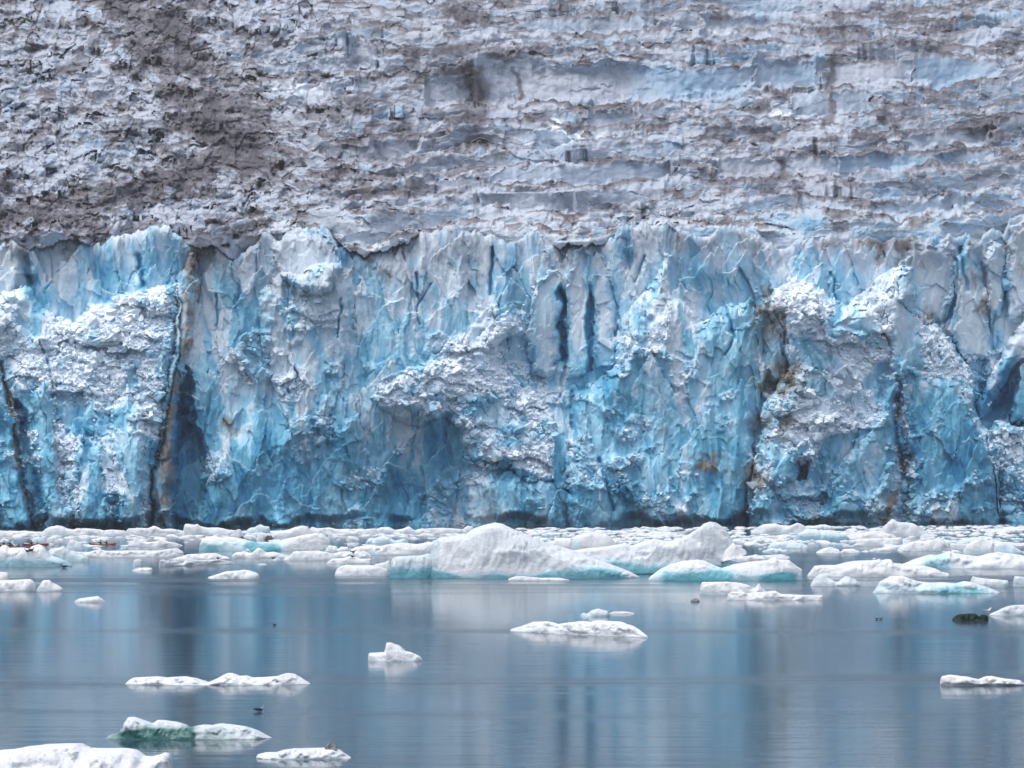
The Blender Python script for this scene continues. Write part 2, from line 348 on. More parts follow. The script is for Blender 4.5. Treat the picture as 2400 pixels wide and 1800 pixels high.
floe('ice_floe', 'greyish white floe at the right edge behind the black ice', 'ice floe', [(2318, 1440), (2340, 1430), (2355, 1422), (2375, 1418), (2400, 1417), (2430, 1425), (2450, 1440)], 1443, GF, thick=.3, grey=.35)
floe('black_ice_chunk', 'glossy black-green chunk of clear ice with a gull on its right end', 'ice chunk', [(2231, 1450), (2240, 1442), (2255, 1438), (2275, 1437), (2288, 1438), (2294, 1444), (2302, 1439), (2312, 1441), (2317, 1449)], 1454, mat=BLACK_ICE, thick=.3, rough=2.0)
floe('dark_ice_chunk', 'small dark grey rounded lump floating left of the thin flat floe', 'ice chunk', [(1618, 1408), (1621, 1404), (1630, 1402), (1637, 1404), (1640, 1408)], 1410, mat=DARK_ICE, thick=.6)
# ---- middle distance, traced
mid = [
 ('ice_floe', 'big pale turquoise floe at the left edge hiding two kayaks', [(-70, 1310), (-30, 1295), (0, 1285), (4, 1278), (12, 1276), (19, 1280), (22, 1284), (40, 1283), (60, 1283), (70, 1286), (75, 1280), (90, 1275), (100, 1278), (110, 1288), (122, 1300), (150, 1312), (170, 1322)], 1328, dict(wet=.75, wet_h=.55, thick=.3, rough=.6)),
 ('ice_floe', 'grey translucent floe joined right of the big turquoise left-edge floe', [(108, 1308), (115, 1288), (120, 1284), (138, 1283), (150, 1278), (165, 1290), (180, 1293), (205, 1305), (210, 1313)], 1317, dict(wet=.4, wet_h=.7, grey=.5, thick=.3)),
 ('ice_chunk', 'grey-green clear slab behind the second kayak', [(72, 1276), (78, 1262), (90, 1257), (102, 1259), (108, 1268), (110, 1272)], 1274, dict(wet=.5, wet_h=1.2, grey=.8, thick=.4)),
 ('ice_chunk', 'dirty white lump right of the clear slab behind the second kayak', [(108, 1272), (112, 1262), (122, 1257), (132, 1258), (140, 1266), (146, 1273)], 1275, dict(grey=.4, dirt=.2, thick=.5)),
 ('ice_chunk', 'blue-grey pointed chunk left of the yellow and red kayak', [(154, 1288), (158, 1276), (163, 1266), (175, 1265), (190, 1272), (197, 1284), (198, 1289)], 1291, dict(wet=.35, wet_h=.9, grey=.3, thick=.5)),
 ('ice_floe', 'long lumpy white floe just below the yellow and red kayak', [(163, 1304), (170, 1292), (205, 1294), (232, 1287), (250, 1291), (300, 1290), (335, 1290), (372, 1290), (400, 1286), (415, 1285), (428, 1292), (432, 1298), (418, 1304)], 1306, dict(thick=.14)),
 ('ice_floe', 'white floe with two upturned horns right of the yellow and red kayak', [(298, 1278), (305, 1269), (313, 1268), (314, 1259), (318, 1258), (325, 1262), (335, 1268), (345, 1270), (371, 1268), (372, 1261), (385, 1263), (392, 1269), (410, 1271), (420, 1275), (424, 1279)], 1281, dict(thick=.2)),
 ('ice_floe', 'long white floe with blue left base and smooth hump on its right end', [(466, 1278), (475, 1262), (485, 1257), (505, 1256), (520, 1260), (545, 1258), (570, 1263), (600, 1270), (640, 1270), (660, 1266), (680, 1260), (700, 1256), (715, 1253), (740, 1249), (755, 1251), (765, 1258), (773, 1265), (776, 1276), (772, 1287)], 1291, dict(wet=1.0, wet_h=.6, thick=.2, rough=.5, wetx=[(466, .8), (500, .9), (560, .5), (590, 1.1), (655, 1.1), (675, .2), (776, 0)])),
 ('ice_floe', 'low flat white floe below the blue-based humped floe', [(403, 1310), (420, 1305), (440, 1299), (480, 1297), (505, 1296), (520, 1302), (532, 1304), (541, 1309)], 1312, dict(thick=.25)),
 ('ice_floe', 'broken white floe with a sharp tilted plate on its left', [(373, 1318), (376, 1313), (385, 1311), (392, 1315), (400, 1309), (415, 1316), (430, 1321), (437, 1312), (448, 1311), (470, 1313), (510, 1311), (530, 1315), (550, 1319)], (1329, 1322), dict(thick=.2, grey=.1)),
 ('ice_floe', 'white floe with a rounded knob on its right half below the blue-based floe', [(543, 1301), (555, 1294), (575, 1293), (590, 1296), (600, 1286), (610, 1284), (617, 1289), (622, 1295), (640, 1293), (660, 1298), (681, 1304)], 1308, dict(thick=.22, grey=.1)),
 ('ice_floe', 'greenish flat floe right of the knobbed floe', [(663, 1311), (680, 1300), (690, 1292), (720, 1291), (750, 1290), (765, 1293), (780, 1298), (792, 1305)], 1314, dict(thick=.25, grey=.3)),
 ('ice_chunk', 'pair of small lumps touching the right end of the humped blue-based floe', [(762, 1289), (772, 1278), (788, 1280), (794, 1287), (800, 1281), (815, 1282), (821, 1290)], 1293, dict(thick=.3)),
 ('ice_chunk', 'pale turquoise chunk with a small left horn on the grey water', [(856, 1272), (865, 1263), (871, 1258), (874, 1262), (890, 1257), (900, 1256), (912, 1259), (930, 1268), (945, 1262), (953, 1264), (958, 1271)], 1274, dict(wet=.6, wet_h=.9, thick=.25)),
 ('ice_chunk', 'small grey slab left of the horned turquoise chunk', [(775, 1263), (780, 1255), (792, 1255), (802, 1263)], 1265, dict(grey=.6)),
 ('ice_chunk', 'small tilted plate beside the horned turquoise chunk', [(812, 1264), (817, 1256), (832, 1258), (843, 1265)], 1268, dict(grey=.4)),
 ('ice_floe', 'broad bright floe running behind the left block of the largest iceberg', [(820, 1292), (830, 1283), (850, 1279), (870, 1276), (890, 1280), (905, 1277), (925, 1273), (945, 1272), (975, 1275), (1000, 1272), (1015, 1270), (1026, 1285)], 1301, dict(wet=.5, wet_h=.5, thick=.25, wetx=[(820, 0), (850, 0), (865, .9), (885, .9), (900, 0), (1026, 0)])),
 ('ice_floe', 'flat grey-white floe in front of the small lumps', [(738, 1304), (745, 1297), (785, 1297), (800, 1292), (830, 1293), (855, 1292), (872, 1301)], 1307, dict(thick=.25)),
 ('ice_floe', 'small peaked floe with a dark bird standing on it', [(765, 1319), (780, 1309), (805, 1308), (818, 1303), (828, 1304), (845, 1310), (869, 1309), (871, 1316)], 1321, dict(thick=.25)),
 ('ice_floe', 'thick smooth white floe touching the iceberg left block', [(784, 1346), (790, 1333), (800, 1327), (815, 1323), (830, 1325), (850, 1325), (870, 1324), (890, 1328), (905, 1333), (912, 1339), (911, 1347)], 1350, dict(thick=.4, p=3.5, rough=.6)),
 ('ice_chunk', 'white plate rising between the smooth floe and the iceberg', [(872, 1332), (880, 1322), (900, 1318), (914, 1313), (917, 1334)], 1338, dict(thick=.5)),
 ('ice_chunk', 'smooth white boulder of ice seen over the saddle of the largest iceberg', [(1338, 1284), (1342, 1262), (1355, 1253), (1375, 1249), (1395, 1248), (1418, 1251), (1428, 1256), (1438, 1268), (1450, 1284)], 1290, dict(wet=.3, wet_h=.8, thick=.4, rough=.5, wetx=[(1338, 1), (1352, 1.5), (1365, .3), (1450, .1)])),
 ('ice_floe', 'low white floe behind the right flank of the iceberg front hump', [(1285, 1276), (1300, 1264), (1320, 1262), (1338, 1262), (1350, 1280)], 1286, dict(thick=.4)),
 ('ice_floe', 'thin floe touching the right tip of the largest iceberg', [(1710, 1310), (1730, 1304), (1760, 1302), (1772, 1299), (1780, 1302), (1800, 1301), (1830, 1299), (1852, 1305)], 1312, dict(thick=.2)),
 ('ice_floe', 'low pale turquoise floe right of the iceberg peak', [(1798, 1284), (1805, 1276), (1820, 1270), (1840, 1268), (1870, 1272), (1885, 1275), (1896, 1283)], 1286, dict(wet=.4, wet_h=1, thick=.3)),
 ('ice_floe', 'small humped floe with a black bird on its waterline', [(1912, 1294), (1930, 1285), (1945, 1282), (1970, 1288), (1990, 1286), (2000, 1286), (2018, 1293)], 1297, dict(thick=.25, grey=.1)),
 ('ice_floe', 'low pinkish floe right of the small humped floe', [(2036, 1291), (2050, 1286), (2085, 1283), (2092, 1289)], 1292, dict(thick=.25, grey=.2)),
 ('ice_floe', 'grey-white mound of packed rubble left of the square bright plate', [(2103, 1287), (2125, 1275), (2140, 1269), (2165, 1268), (2190, 1264), (2205, 1263), (2220, 1275), (2228, 1286)], 1292, dict(thick=.3, grey=.2)),
 ('ice_chunk', 'bright square-ended ice plate in the right-hand pack', [(2225, 1287), (2227, 1273), (2250, 1274), (2270, 1275), (2274, 1287)], 1291, dict(thick=.3, p=4)),
 ('ice_floe', 'peaked white floe with thin upright spike in the right-hand pack', [(2256, 1291), (2270, 1275), (2290, 1264), (2300, 1262), (2312, 1268), (2320, 1272), (2325, 1267), (2329, 1274), (2336, 1290)], 1299, dict(thick=.35, wet=.3, wet_h=.6)),
 ('ice_floe', 'grey-turquoise slab at the right edge of the pack', [(2322, 1290), (2335, 1277), (2352, 1272), (2372, 1278), (2392, 1290), (2396, 1296)], 1299, dict(thick=.3, grey=.5, wet=.4, wet_h=1.2)),
 ('ice_chunk', 'cyan-tinted ice block amid the pack right of the iceberg peak', [(1863, 1264), (1872, 1250), (1890, 1240), (1915, 1240), (1922, 1247), (1935, 1242), (1950, 1245), (1985, 1255), (1992, 1263)], 1267, dict(thick=.3, wet=.75, wet_h=.8, rough=.7)),
 ('ice_floe', 'flat layered floe right of the cyan-tinted block', [(1953, 1263), (1980, 1255), (2030, 1247), (2050, 1244), (2065, 1247), (2090, 1252), (2102, 1258)], 1266, dict(thick=.25)),
 ('ice_floe', 'flat floe with a white upturned right end in the right-hand pack', [(2004, 1276), (2010, 1264), (2060, 1261), (2100, 1260), (2112, 1258), (2117, 1276)], 1279, dict(thick=.2, p=4)),
 ('ice_chunk', 'tallest peaked chunk at the glacier foot on the right', [(2058, 1248), (2078, 1228), (2085, 1216), (2092, 1217), (2105, 1224), (2120, 1224), (2140, 1226), (2160, 1236), (2178, 1250)], 1258, dict(thick=.3, grey=.3)),
 ('ice_floe', 'rough white ridge of ice at the glacier foot right of the iceberg peak', [(1760, 1246), (1775, 1236), (1790, 1228), (1815, 1226), (1830, 1230), (1850, 1232), (1858, 1230), (1865, 1225), (1875, 1227), (1887, 1234), (1900, 1246)], 1252, dict(thick=.2, wet=.25, wet_h=.8)),
 ('ice_floe', 'white mound with a rounded pale blue shadow side above the left kayaks', [(94, 1252), (105, 1240), (120, 1233), (131, 1230), (145, 1233), (155, 1238), (170, 1240), (182, 1250)], 1257, dict(thick=.35, wet=.3, wet_h=.8)),  # wet tint stands for the mound's pale blue shadow side
 ('ice_floe', 'low rubble floe at the glacier foot near the left edge', [(-40, 1252), (0, 1243), (20, 1246), (35, 1244), (60, 1246), (95, 1246), (110, 1252)], 1256, dict(thick=.15)),
 ('ice_floe', 'long low white floe behind the yellow and red kayak', [(150, 1250), (180, 1238), (200, 1238), (220, 1239), (240, 1243), (262, 1241), (290, 1243), (305, 1251)], 1257, dict(thick=.14, wet=.3, wet_h=.6)),
 ('ice_floe', 'white floe with rounded top at the foot of the dirty ice fin', [(290, 1250), (300, 1239), (325, 1237), (347, 1238), (360, 1232), (370, 1235), (378, 1240), (405, 1239), (432, 1246), (440, 1252)], 1256, dict(thick=.15)),
 ('ice_floe', 'blocky white floe with bluish left face right of the dirty fin', [(428, 1252), (433, 1228), (440, 1227), (455, 1230), (463, 1227), (470, 1232), (485, 1236), (510, 1236), (525, 1239), (550, 1244), (556, 1252)], 1256, dict(thick=.2, wet=.2, wet_h=.7, p=3.5)),
 ('ice_chunk', 'small pale blue block behind the dirt-covered lumps', [(572, 1248), (585, 1237), (600, 1235), (605, 1230), (612, 1229), (620, 1233), (631, 1234), (634, 1248)], 1251, dict(thick=.4, wet=.5, wet_h=1.2, p=3.5)),
 ('dirty_ice_chunk', 'ice lump covered in black dirt left of the pale blue block', [(536, 1257), (548, 1248), (555, 1241), (562, 1240), (567, 1249), (572, 1258)], 1260, dict(thick=.4, dirt=.95)),
 ('dirty_ice_chunk', 'black-speckled ice lump just above the humped blue-based floe', [(600, 1262), (606, 1251), (615, 1247), (624, 1250), (638, 1256), (642, 1263)], 1266, dict(thick=.4, dirt=.75, grey=.3)),
 ('ice_floe', 'white floe with brown dirt band on its right side above the humped floe', [(640, 1254), (655, 1246), (680, 1240), (690, 1234), (705, 1231), (720, 1233), (728, 1240), (738, 1254)], 1258, dict(thick=.3, dirt=.30)),
 ('ice_floe', 'rough white floe line right of the dirt-banded floe', [(720, 1250), (730, 1234), (745, 1238), (770, 1236), (790, 1240), (820, 1239), (850, 1241), (880, 1238), (888, 1250)], 1254, dict(thick=.14)),
 ('ice_floe', 'white floe with two small lumps at the glacier foot left of the iceberg', [(876, 1250), (890, 1236), (912, 1235), (925, 1242), (945, 1239), (958, 1233), (966, 1240), (985, 1250)], 1253, dict(thick=.2, wet=.25, wet_h=.8)),
 ('ice_floe', 'smooth low white floe directly left of the iceberg summit', [(965, 1249), (985, 1240), (1010, 1238), (1035, 1237), (1060, 1238), (1080, 1240), (1096, 1246)], 1252, dict(thick=.14)),
 ('ice_chunk', 'round ice boulder touching the left shoulder of the iceberg summit', [(1084, 1246), (1089, 1236), (1096, 1232), (1106, 1234), (1112, 1246)], 1249, dict(thick=.6, grey=.2)),
]
for nm, lab, pts, wy, kw in mid:
    floe(nm, lab, 'ice chunk' if 'chunk' in nm else 'ice floe', pts, wy, GF if nm == 'ice_floe' else None, **kw)
# ---- packed brash along the glacier foot: each piece a thing of its own
rnd = random.Random(5)
def rand_pts(xc, w, hgt, wy):
    n = rnd.randint(6, 11); pts = [(xc - w / 2, wy - 1)]
    pk = rnd.uniform(.2, .8)
    for i in range(1, n):
        u = i / n; e = 1 - abs(u - pk) / max(pk, 1 - pk)
        pts.append((xc - w / 2 + w * u, wy - hgt * (.4 + .6 * e) * rnd.uniform(.35, 1.1)))
    pts.append((xc + w / 2, wy - 1)); return pts
def foot_row(x): return float(np.interp(x, [0, 1000, 1500, 2100, 2400], [1240, 1236, 1232, 1228, 1225]))
def scatter(n, xr, wr, wsz, hr, label, group, dens=None):
    for i in range(n):
        x = rnd.uniform(*xr); wy = rnd.uniform(*wr)
        wy = max(wy, foot_row(x) + 6)
        w = rnd.uniform(*wsz) * (wy - HZ) / 110.0; hh = rnd.uniform(*hr) * (wy - HZ) / 110.0
        floe('brash_ice', label, 'brash ice', rand_pts(x, w, hh, wy), wy, group, thick=rnd.uniform(.25, .5), grey=rnd.choice([0, 0, .1, .3, .5]), wet=rnd.choice([0, 0, .3, .6]), wet_h=rnd.uniform(.4, 1.0), dirt=.35 if rnd.random() < .08 else 0, p=rnd.uniform(2, 5), rough=rnd.uniform(.8, 1.7))
scatter(58, (-20, 1120), (1246, 1256), (26, 80), (3, 8), 'white brash ice piece in the packed line under the left half of the cliff', 'brash ice packed under the left half of the cliff')
scatter(44, (1190, 1780), (1239, 1275), (26, 90), (3, 9), 'white brash ice piece packed behind the largest iceberg', 'brash ice packed behind the largest iceberg')
scatter(90, (1760, 2420), (1231, 1278), (24, 90), (3, 8), 'white brash ice piece in the crowded pack on the right', 'brash ice crowded on the right below the cliff')
scatter(16, (1750, 2420), (1276, 1300), (14, 46), (3, 8), 'small loose ice piece at the near rim of the right-hand pack', 'loose ice at the rim of the right-hand pack')
scatter(22, (200, 900), (1262, 1325), (10, 34), (2, 6), 'small loose ice piece between the floes on the left', 'loose ice between the left floes')
# crumbs nobody could count
vs, qs = [], []
for i in range(1500):
    x = rnd.uniform(-40, 2440); wy = foot_row(x) + 6 + abs(rnd.gauss(0, 1)) * (9 if x < 1000 else 20) + (0 if rnd.random() > .08 else rnd.uniform(0, 60))
    d = wdist(wy); cx = (x - CX) / FPX * d; s = rnd.uniform(.15, .9) * (.6 if wy > 1290 else 1.2); hgt = s * rnd.uniform(.15, .5); b = len(vs)
    k = 6; an = rnd.uniform(0, 6)
    for r_, z in ((1.0, -.1), (.9, hgt * .55), (.4, hgt)):
        for j in range(k):
            rr = s * r_ * rnd.uniform(.7, 1.15); a = an + j * 2 * math.pi / k
            vs.append((cx + rr * math.cos(a) * 1.7, d + rr * math.sin(a), z * rnd.uniform(.75, 1.2)))
    for r_ in range(2):
        for j in range(k): qs.append((b + r_ * k + j, b + r_ * k + (j + 1) % k, b + (r_ + 1) * k + (j + 1) % k, b + (r_ + 1) * k + j))
    qs.append((b + 12, b + 13, b + 14, b + 15)); qs.append((b + 12, b + 15, b + 16, b + 17))
z = np.zeros(len(vs), f32)
crumbs = link('ice_crumbs', np_mesh('ice_crumbs', np.array(vs, f32), np.array(qs), {'wet': z + .05, 'dirt': z - 1, 'grey': z + .15}), None, FM)
tag(crumbs, 'scattered small crumbs of white ice floating between the floes', 'ice crumbs', kind='stuff')

# ================================================================== KAYAKS, PEOPLE, BIRDS
bpy.context.view_layer.update()
def hit(px, py, default_d=None):
    """the floating ice (or the water) under a picture point"""
    o = Vector((0, 0, CAM_H)); d = Vector(((px - CX) / FPX, 1, (HZ - py) / FPX)).normalized()
    ok, loc, nor, i, ob, m = scene.ray_cast(bpy.context.evaluated_depsgraph_get(), o, d)
    if ok: return loc
    t = -CAM_H / d.z
    return o + d * t
M_RED = plain('kayak_red', (.27, .03, .02), .6); M_YEL = plain('kayak_yellow', (.38, .17, .03), .6); M_BLK = plain('black_nylon', (.012, .012, .014), .7)
M_NAVY = plain('dark_jacket', (.014, .016, .024), .8); M_GREY = plain('pale_grey_jacket', (.42, .44, .46), .8); M_SKIN = plain('skin', (.50, .30, .22), .5); M_SHAFT = plain('paddle_shaft', (.05, .05, .055), .4)
M_HAIR = plain('dark_hair', (.03, .02, .015), .7); M_VEST = plain('life_vest', (.03, .012, .012), .7)
def loft(rings, cap=True):
    """rings: list of lists of points -> vertices, faces"""
    v = [p for r in rings for p in r]; k = len(rings[0]); f = []
    for i in range(len(rings) - 1):
        for j in range(k): f.append((i * k + j, i * k + (j + 1) % k, (i + 1) * k + (j + 1) % k, (i + 1) * k + j))
    if cap: f.append(tuple(range(k))[::-1]); f.append(tuple(range((len(rings) - 1) * k, len(rings) * k)))
    return v, f
def pm(name, v, f, mat, parent=None, smooth=True):
    me = bpy.data.meshes.new(name); me.from_pydata([tuple(p) for p in v], [], f); me.update()
    for p in me.polygons: p.use_smooth = smooth
    me.materials.append(mat); return link(name, me, parent)
def tube(path, rad, k=8):
    rings = []
    for i, p in enumerate(path):
        p = Vector(p); a = Vector(path[max(i - 1, 0)]); b = Vector(path[min(i + 1, len(path) - 1)]); t = (b - a).normalized()
        u = t.orthogonal().normalized() if abs(t.z) > .95 else t.cross(Vector((0, 0, 1))).normalized(); w = t.cross(u)
        r = rad[i] if isinstance(rad, (list, tuple)) else rad
        rings.append([p + u * r * math.cos(q * 2 * math.pi / k) + w * r * math.sin(q * 2 * math.pi / k) for q in range(k)])
    return loft(rings)
def hull_part(s0, s1, n):
    rings = []
    for i in range(n + 1):
        s = s0 + (s1 - s0) * i / n
        hw = .31 * max(0.02, 1 - abs(s) ** 2.1); dk = .24 + .16 * abs(s) ** 2.6; kl = -.10 + .30 * abs(s) ** 5
        x = s * 2.75
        rings.append([Vector((x, -hw, dk * .72)), Vector((x, -hw * .62, dk * .95)), Vector((x, 0, dk + .05)), Vector((x, hw * .62, dk * .95)), Vector((x, hw, dk * .72)), Vector((x, hw * .8, kl * .4 + .02)), Vector((x, 0, kl)), Vector((x, -hw * .8, kl * .4 + .02))])
    return loft(rings)
def make_kayak(loc, rz, m_mid, m_end, label):
    k = tag(empty('kayak', loc, rz), label, 'kayak', 'tandem sea kayaks paddling through the ice')
    v, f = hull_part(-.55, .60, 14); pm('hull', v, f, m_mid, k)
    v, f = hull_part(-1.0, -.552, 8); pm('bow', v, f, m_end, k)
    v, f = hull_part(.602, 1.0, 8); pm('stern', v, f, m_end, k)
    for x in (-.35, .85):
        ring = [Vector((x + .40 * math.cos(a), .24 * math.sin(a), .285)) for a in [i * math.pi / 8 for i in range(17)]]
        v, f = tube(ring, .03, 6); pm('cockpit_rim', v, f, M_BLK, k)
    return k
def skin_mesh(name, joints, edges, mat, sub=1):
    me = bpy.data.meshes.new(name); me.from_pydata([j[0] for j in joints], edges, []); me.update()
    o = bpy.data.objects.new(name, me); COL.objects.link(o)
    sk = o.modifiers.new('skin', 'SKIN'); o.modifiers.new('sub', 'SUBSURF').levels = sub
    for i, j in enumerate(joints):
        r = j[1]; sv = me.skin_vertices[0].data[i]; sv.radius = r if isinstance(r, tuple) else (r, r); sv.use_root = (i == 0)
    sk.use_smooth_shade = True
    bpy.context.view_layer.update()
    ev = o.evaluated_get(bpy.context.evaluated_depsgraph_get())
    out = bpy.data.meshes.new_from_object(ev)
    bpy.data.objects.remove(o); out.materials.clear(); out.materials.append(mat); out.name = name
    return out
HL, HR = (-.62, .24, .52), (-.26, -.30, .24)                      # hands on the paddle, sitter faces -X
def body_mesh():
    J = [((0, 0, .12), .14), ((0, 0, .30), (.13, .10)), ((-.03, 0, .48), (.16, .11)), ((-.04, 0, .60), .06), ((-.05, 0, .68), .07), ((-.06, 0, .76), .088), ((-.055, 0, .86), .07),
         ((-.13, 0, .745), .022)]
    Ed = [(0, 1), (1, 2), (2, 3), (3, 4), (4, 5), (5, 6), (5, 7)]
    for s, h in ((1, HL), (-1, HR)):
        b = len(J); h = Vector(h)
        J += [((-.03, .20 * s, .54), .06), ((-.12, .30 * s, .32), .045), (tuple(h + Vector((.06, 0, .0))), .03), (tuple(h + Vector((0, 0, .005))), .036)]
        Ed += [(2, b), (b, b + 1), (b + 1, b + 2), (b + 2, b + 3)]
        for q in range(4):
            c = len(J); y = (q - 1.5) * .019
            J += [(tuple(h + Vector((-.045 + .004 * abs(q - 1), y, .022))), .009), (tuple(h + Vector((-.06, y, -.012 - .003 * (q == 1)))), .008)]
            Ed += [(b + 3, c), (c, c + 1)]
        c = len(J); J += [(tuple(h + Vector((-.01, -.045 * s, .0))), .010), (tuple(h + Vector((-.04, -.05 * s, -.02))), .009)]; Ed += [(b + 3, c), (c, c + 1)]
        d = len(J); J += [((-.06, .10 * s, .10), .085), ((-.42, .13 * s, .17), .06), ((-.80, .10 * s, .06), .045), ((-.88, .10 * s, .12), .035)]
        Ed += [(0, d), (d, d + 1), (d + 1, d + 2), (d + 2, d + 3)]
    return skin_mesh('body', J, Ed, M_SKIN)
def jacket_mesh():
    J = [((0, 0, .10), .17), ((0, 0, .30), (.155, .125)), ((-.03, 0, .48), (.185, .135)), ((-.04, 0, .585), .08)]
    Ed = [(0, 1), (1, 2), (2, 3)]
    for s, h in ((1, HL), (-1, HR)):
        b = len(J); h = Vector(h)
        J += [((-.03, .20 * s, .54), .08), ((-.12, .30 * s, .32), .062), (tuple(h + Vector((.075, 0, .0))), .042)]
        Ed += [(2, b), (b, b + 1), (b + 1, b + 2)]
    return skin_mesh('jacket', J, Ed, M_NAVY)
BODY, JACK = body_mesh(), jacket_mesh()
JACK2 = JACK.copy(); JACK2.materials.clear(); JACK2.materials.append(M_GREY)
def dome(cx, cz, r, squash=1.0, brim=0.0):
    rings = []
    for i in range(6):
        a = i / 5 * math.pi / 2
        rr = r * math.cos(a) * 1.0 + .004; rings.append([Vector((cx + rr * math.cos(q * math.pi / 6), rr * .92 * math.sin(q * math.pi / 6), cz + r * squash * math.sin(a))) for q in range(12)])
    if brim: rings.insert(0, [Vector((cx + (r + brim) * math.cos(q * math.pi / 6), (r + brim) * math.sin(q * math.pi / 6), cz - .01)) for q in range(12)])
    return loft(rings)
def make_person(kay, x, label, pale=False, tilt=.25):
    base = kay.matrix_world if False else Matrix.Translation(kay.location) @ Matrix.Rotation(kay.rotation_euler.z, 4, 'Z')
    p = tag(empty('person', base @ Vector((x, 0, .04)), kay.rotation_euler.z), label, 'person', 'paddlers seated in the kayaks')
    p.scale = (1.15,) * 3
    link('body', BODY, p); link('jacket', JACK2 if pale else JACK, p)
    v, f = dome(-.055, .80, .115, .85, .05 if pale else 0.0); pm('hat', v, f, M_GREY if pale else M_BLK, p)
    for s in (1, -1):
        v, f = tube([(-.135, .035 * s, .785), (-.15, .035 * s, .785)], [.012, .006], 6); pm('eye', v, f, M_HAIR, p)
    v, f = loft([[Vector((-.03 + .175 * sx, .185 * sy, z)) for sx, sy in ((-1, -.6), (-.9, -1), (.6, -1), (.8, -.6), (.8, .6), (.6, 1), (-.9, 1), (-1, .6))] for z in (.20, .36, .50)]); pm('life_vest', v, f, M_VEST, p)
    # paddle, held: a thing of its own
    c = base @ Vector((x + 1.15 * (HL[0] + HR[0]) / 2, 1.15 * (HL[1] + HR[1]) / 2, .04 + 1.15 * (HL[2] + HR[2]) / 2))
    pd = tag(empty('paddle', c, kay.rotation_euler.z), 'black paddle held by the ' + label, 'paddle', 'black paddles held by the kayakers')
    dr = (Vector(HL) - Vector(HR)).normalized(); e = dr * 1.08
    v, f = tube([-e, e], .016, 8); pm('shaft', v, f, M_SHAFT, pd)
    for s in (1, -1):
        rings = []
        for i in range(7):
            q = i / 6; w = .095 * math.sin(math.pi * min(1, .18 + q * .78)) ** .7
            cc = e * s * (1 + q * .40); n_ = Vector((1, 0, .2)).normalized(); wv = dr.cross(n_).normalized()
            rings.append([cc + wv * w + n_ * .0, cc + n_ * .012, cc - wv * w, cc - n_ * .012])
        v, f = loft(rings); pm('blade', v, f, M_BLK, pd)
    return p
def put_kayak(px, wy, rz, m1, m2, label): 
    d = wdist(wy); return make_kayak(((px - CX) / FPX * d, d, -.02), rz, m1, m2, label)
k1 = put_kayak(240.5, 1277, math.radians(8), M_YEL, M_RED, 'yellow and red tandem kayak crossing open water between the floes')
make_person(k1, -.35, 'dark-clad front paddler in the yellow and red kayak'); make_person(k1, .85, 'dark-clad rear paddler in the yellow and red kayak')
k2 = put_kayak(83, 1277.5, math.radians(174), M_RED, M_RED, 'red kayak half hidden behind the big turquoise floe')
make_person(k2, .85, 'dark-clad left paddler in the half hidden red kayak'); make_person(k2, -.35, 'pale grey right paddler in the half hidden red kayak', True)
k3 = put_kayak(14, 1279, math.radians(12), M_RED, M_RED, 'kayak almost hidden behind the ice at the left edge')
make_person(k3, -.35, 'dark-clad left paddler at the left edge of the photo'); make_person(k3, .85, 'dark-clad right paddler near the left edge of the photo')

M_WHT = plain('white_feather', (.80, .80, .79), .7); M_GWING = plain('grey_feather', (.30, .32, .34), .7); M_BFEA = plain('black_feather', (.012, .012, .014), .6); M_BEAK = plain('yellow_beak', (.6, .36, .05), .5); M_LEG = plain('bird_leg', (.35, .18, .12), .6)
def make_bird(loc, rz, s, label, body, wing, beak, stand=True, cat='bird', group=None):
    b = tag(empty('seagull' if body is M_WHT else 'seabird', loc, rz), label, cat, group)
    up_ = .16 if stand else .02
    prof = [(.30, .055, .015), (.22, .045, .04), (.10, .015, .085), (-.04, .0, .10), (-.14, .03, .088), (-.20, .10, .05), (-.225, .16, .043), (-.245, .195, .052), (-.275, .205, .046), (-.305, .195, .018)]
    rings = [[Vector((x, r * .8 * math.cos(q * math.pi / 5), up_ + .08 + z + r * math.sin(q * math.pi / 5))) * s for q in range(10)] for x, z, r in prof]
    v, f = loft(rings); pm('body', v, f, body, b)
    for sd in (1, -1):
        rings = []
        for i in range(7):
            q = i / 6; x = -.13 + .50 * q; r = .062 * math.sin(math.pi * min(1, .2 + .8 * q)) + .004
            rings.append([Vector((x, sd * (.075 * (1 - q * .8) + .012), up_ + .11 + .02 * q + r)) * s, Vector((x, sd * (.088 * (1 - q * .8) + .012), up_ + .11 + .02 * q)) * s, Vector((x, sd * (.075 * (1 - q * .8) + .012), up_ + .11 + .02 * q - r)) * s, Vector((x, sd * (.055 * (1 - q * .8)), up_ + .11 + .02 * q)) * s])
        v, f = loft(rings); pm('wing', v, f, wing, b)
        if stand:
            v, f = tube([Vector((.0, sd * .035, up_ + .02)) * s, Vector((.01, sd * .035, up_ * .5)) * s, Vector((-.005, sd * .035, -.02)) * s], .009 * s, 5); pm('leg', v, f, M_LEG, b)
    v, f = tube([Vector((-.30, 0, up_ + .275)) * s, Vector((-.345, 0, up_ + .27)) * s, Vector((-.37, 0, up_ + .258)) * s], [.016 * s, .011 * s, .003 * s], 6); pm('beak', v, f, beak, b)
    return b
R = math.radians
GB, WB = 'gulls resting on the ice', 'dark seabirds on the ice and water'
make_bird(hit(2313, 1442), R(200), 1.5, 'white gull standing on the glossy black ice chunk', M_WHT, M_GWING, M_BEAK, group=GB)
make_bird(hit(36, 1284), R(20), 1.6, 'white gull with grey wing on top of the left turquoise floe', M_WHT, M_GWING, M_BEAK, group=GB)
make_bird(hit(122, 1285.5), R(0), 1.3, 'white gull on the grey translucent left floe', M_WHT, M_GWING, M_BEAK, group=GB)
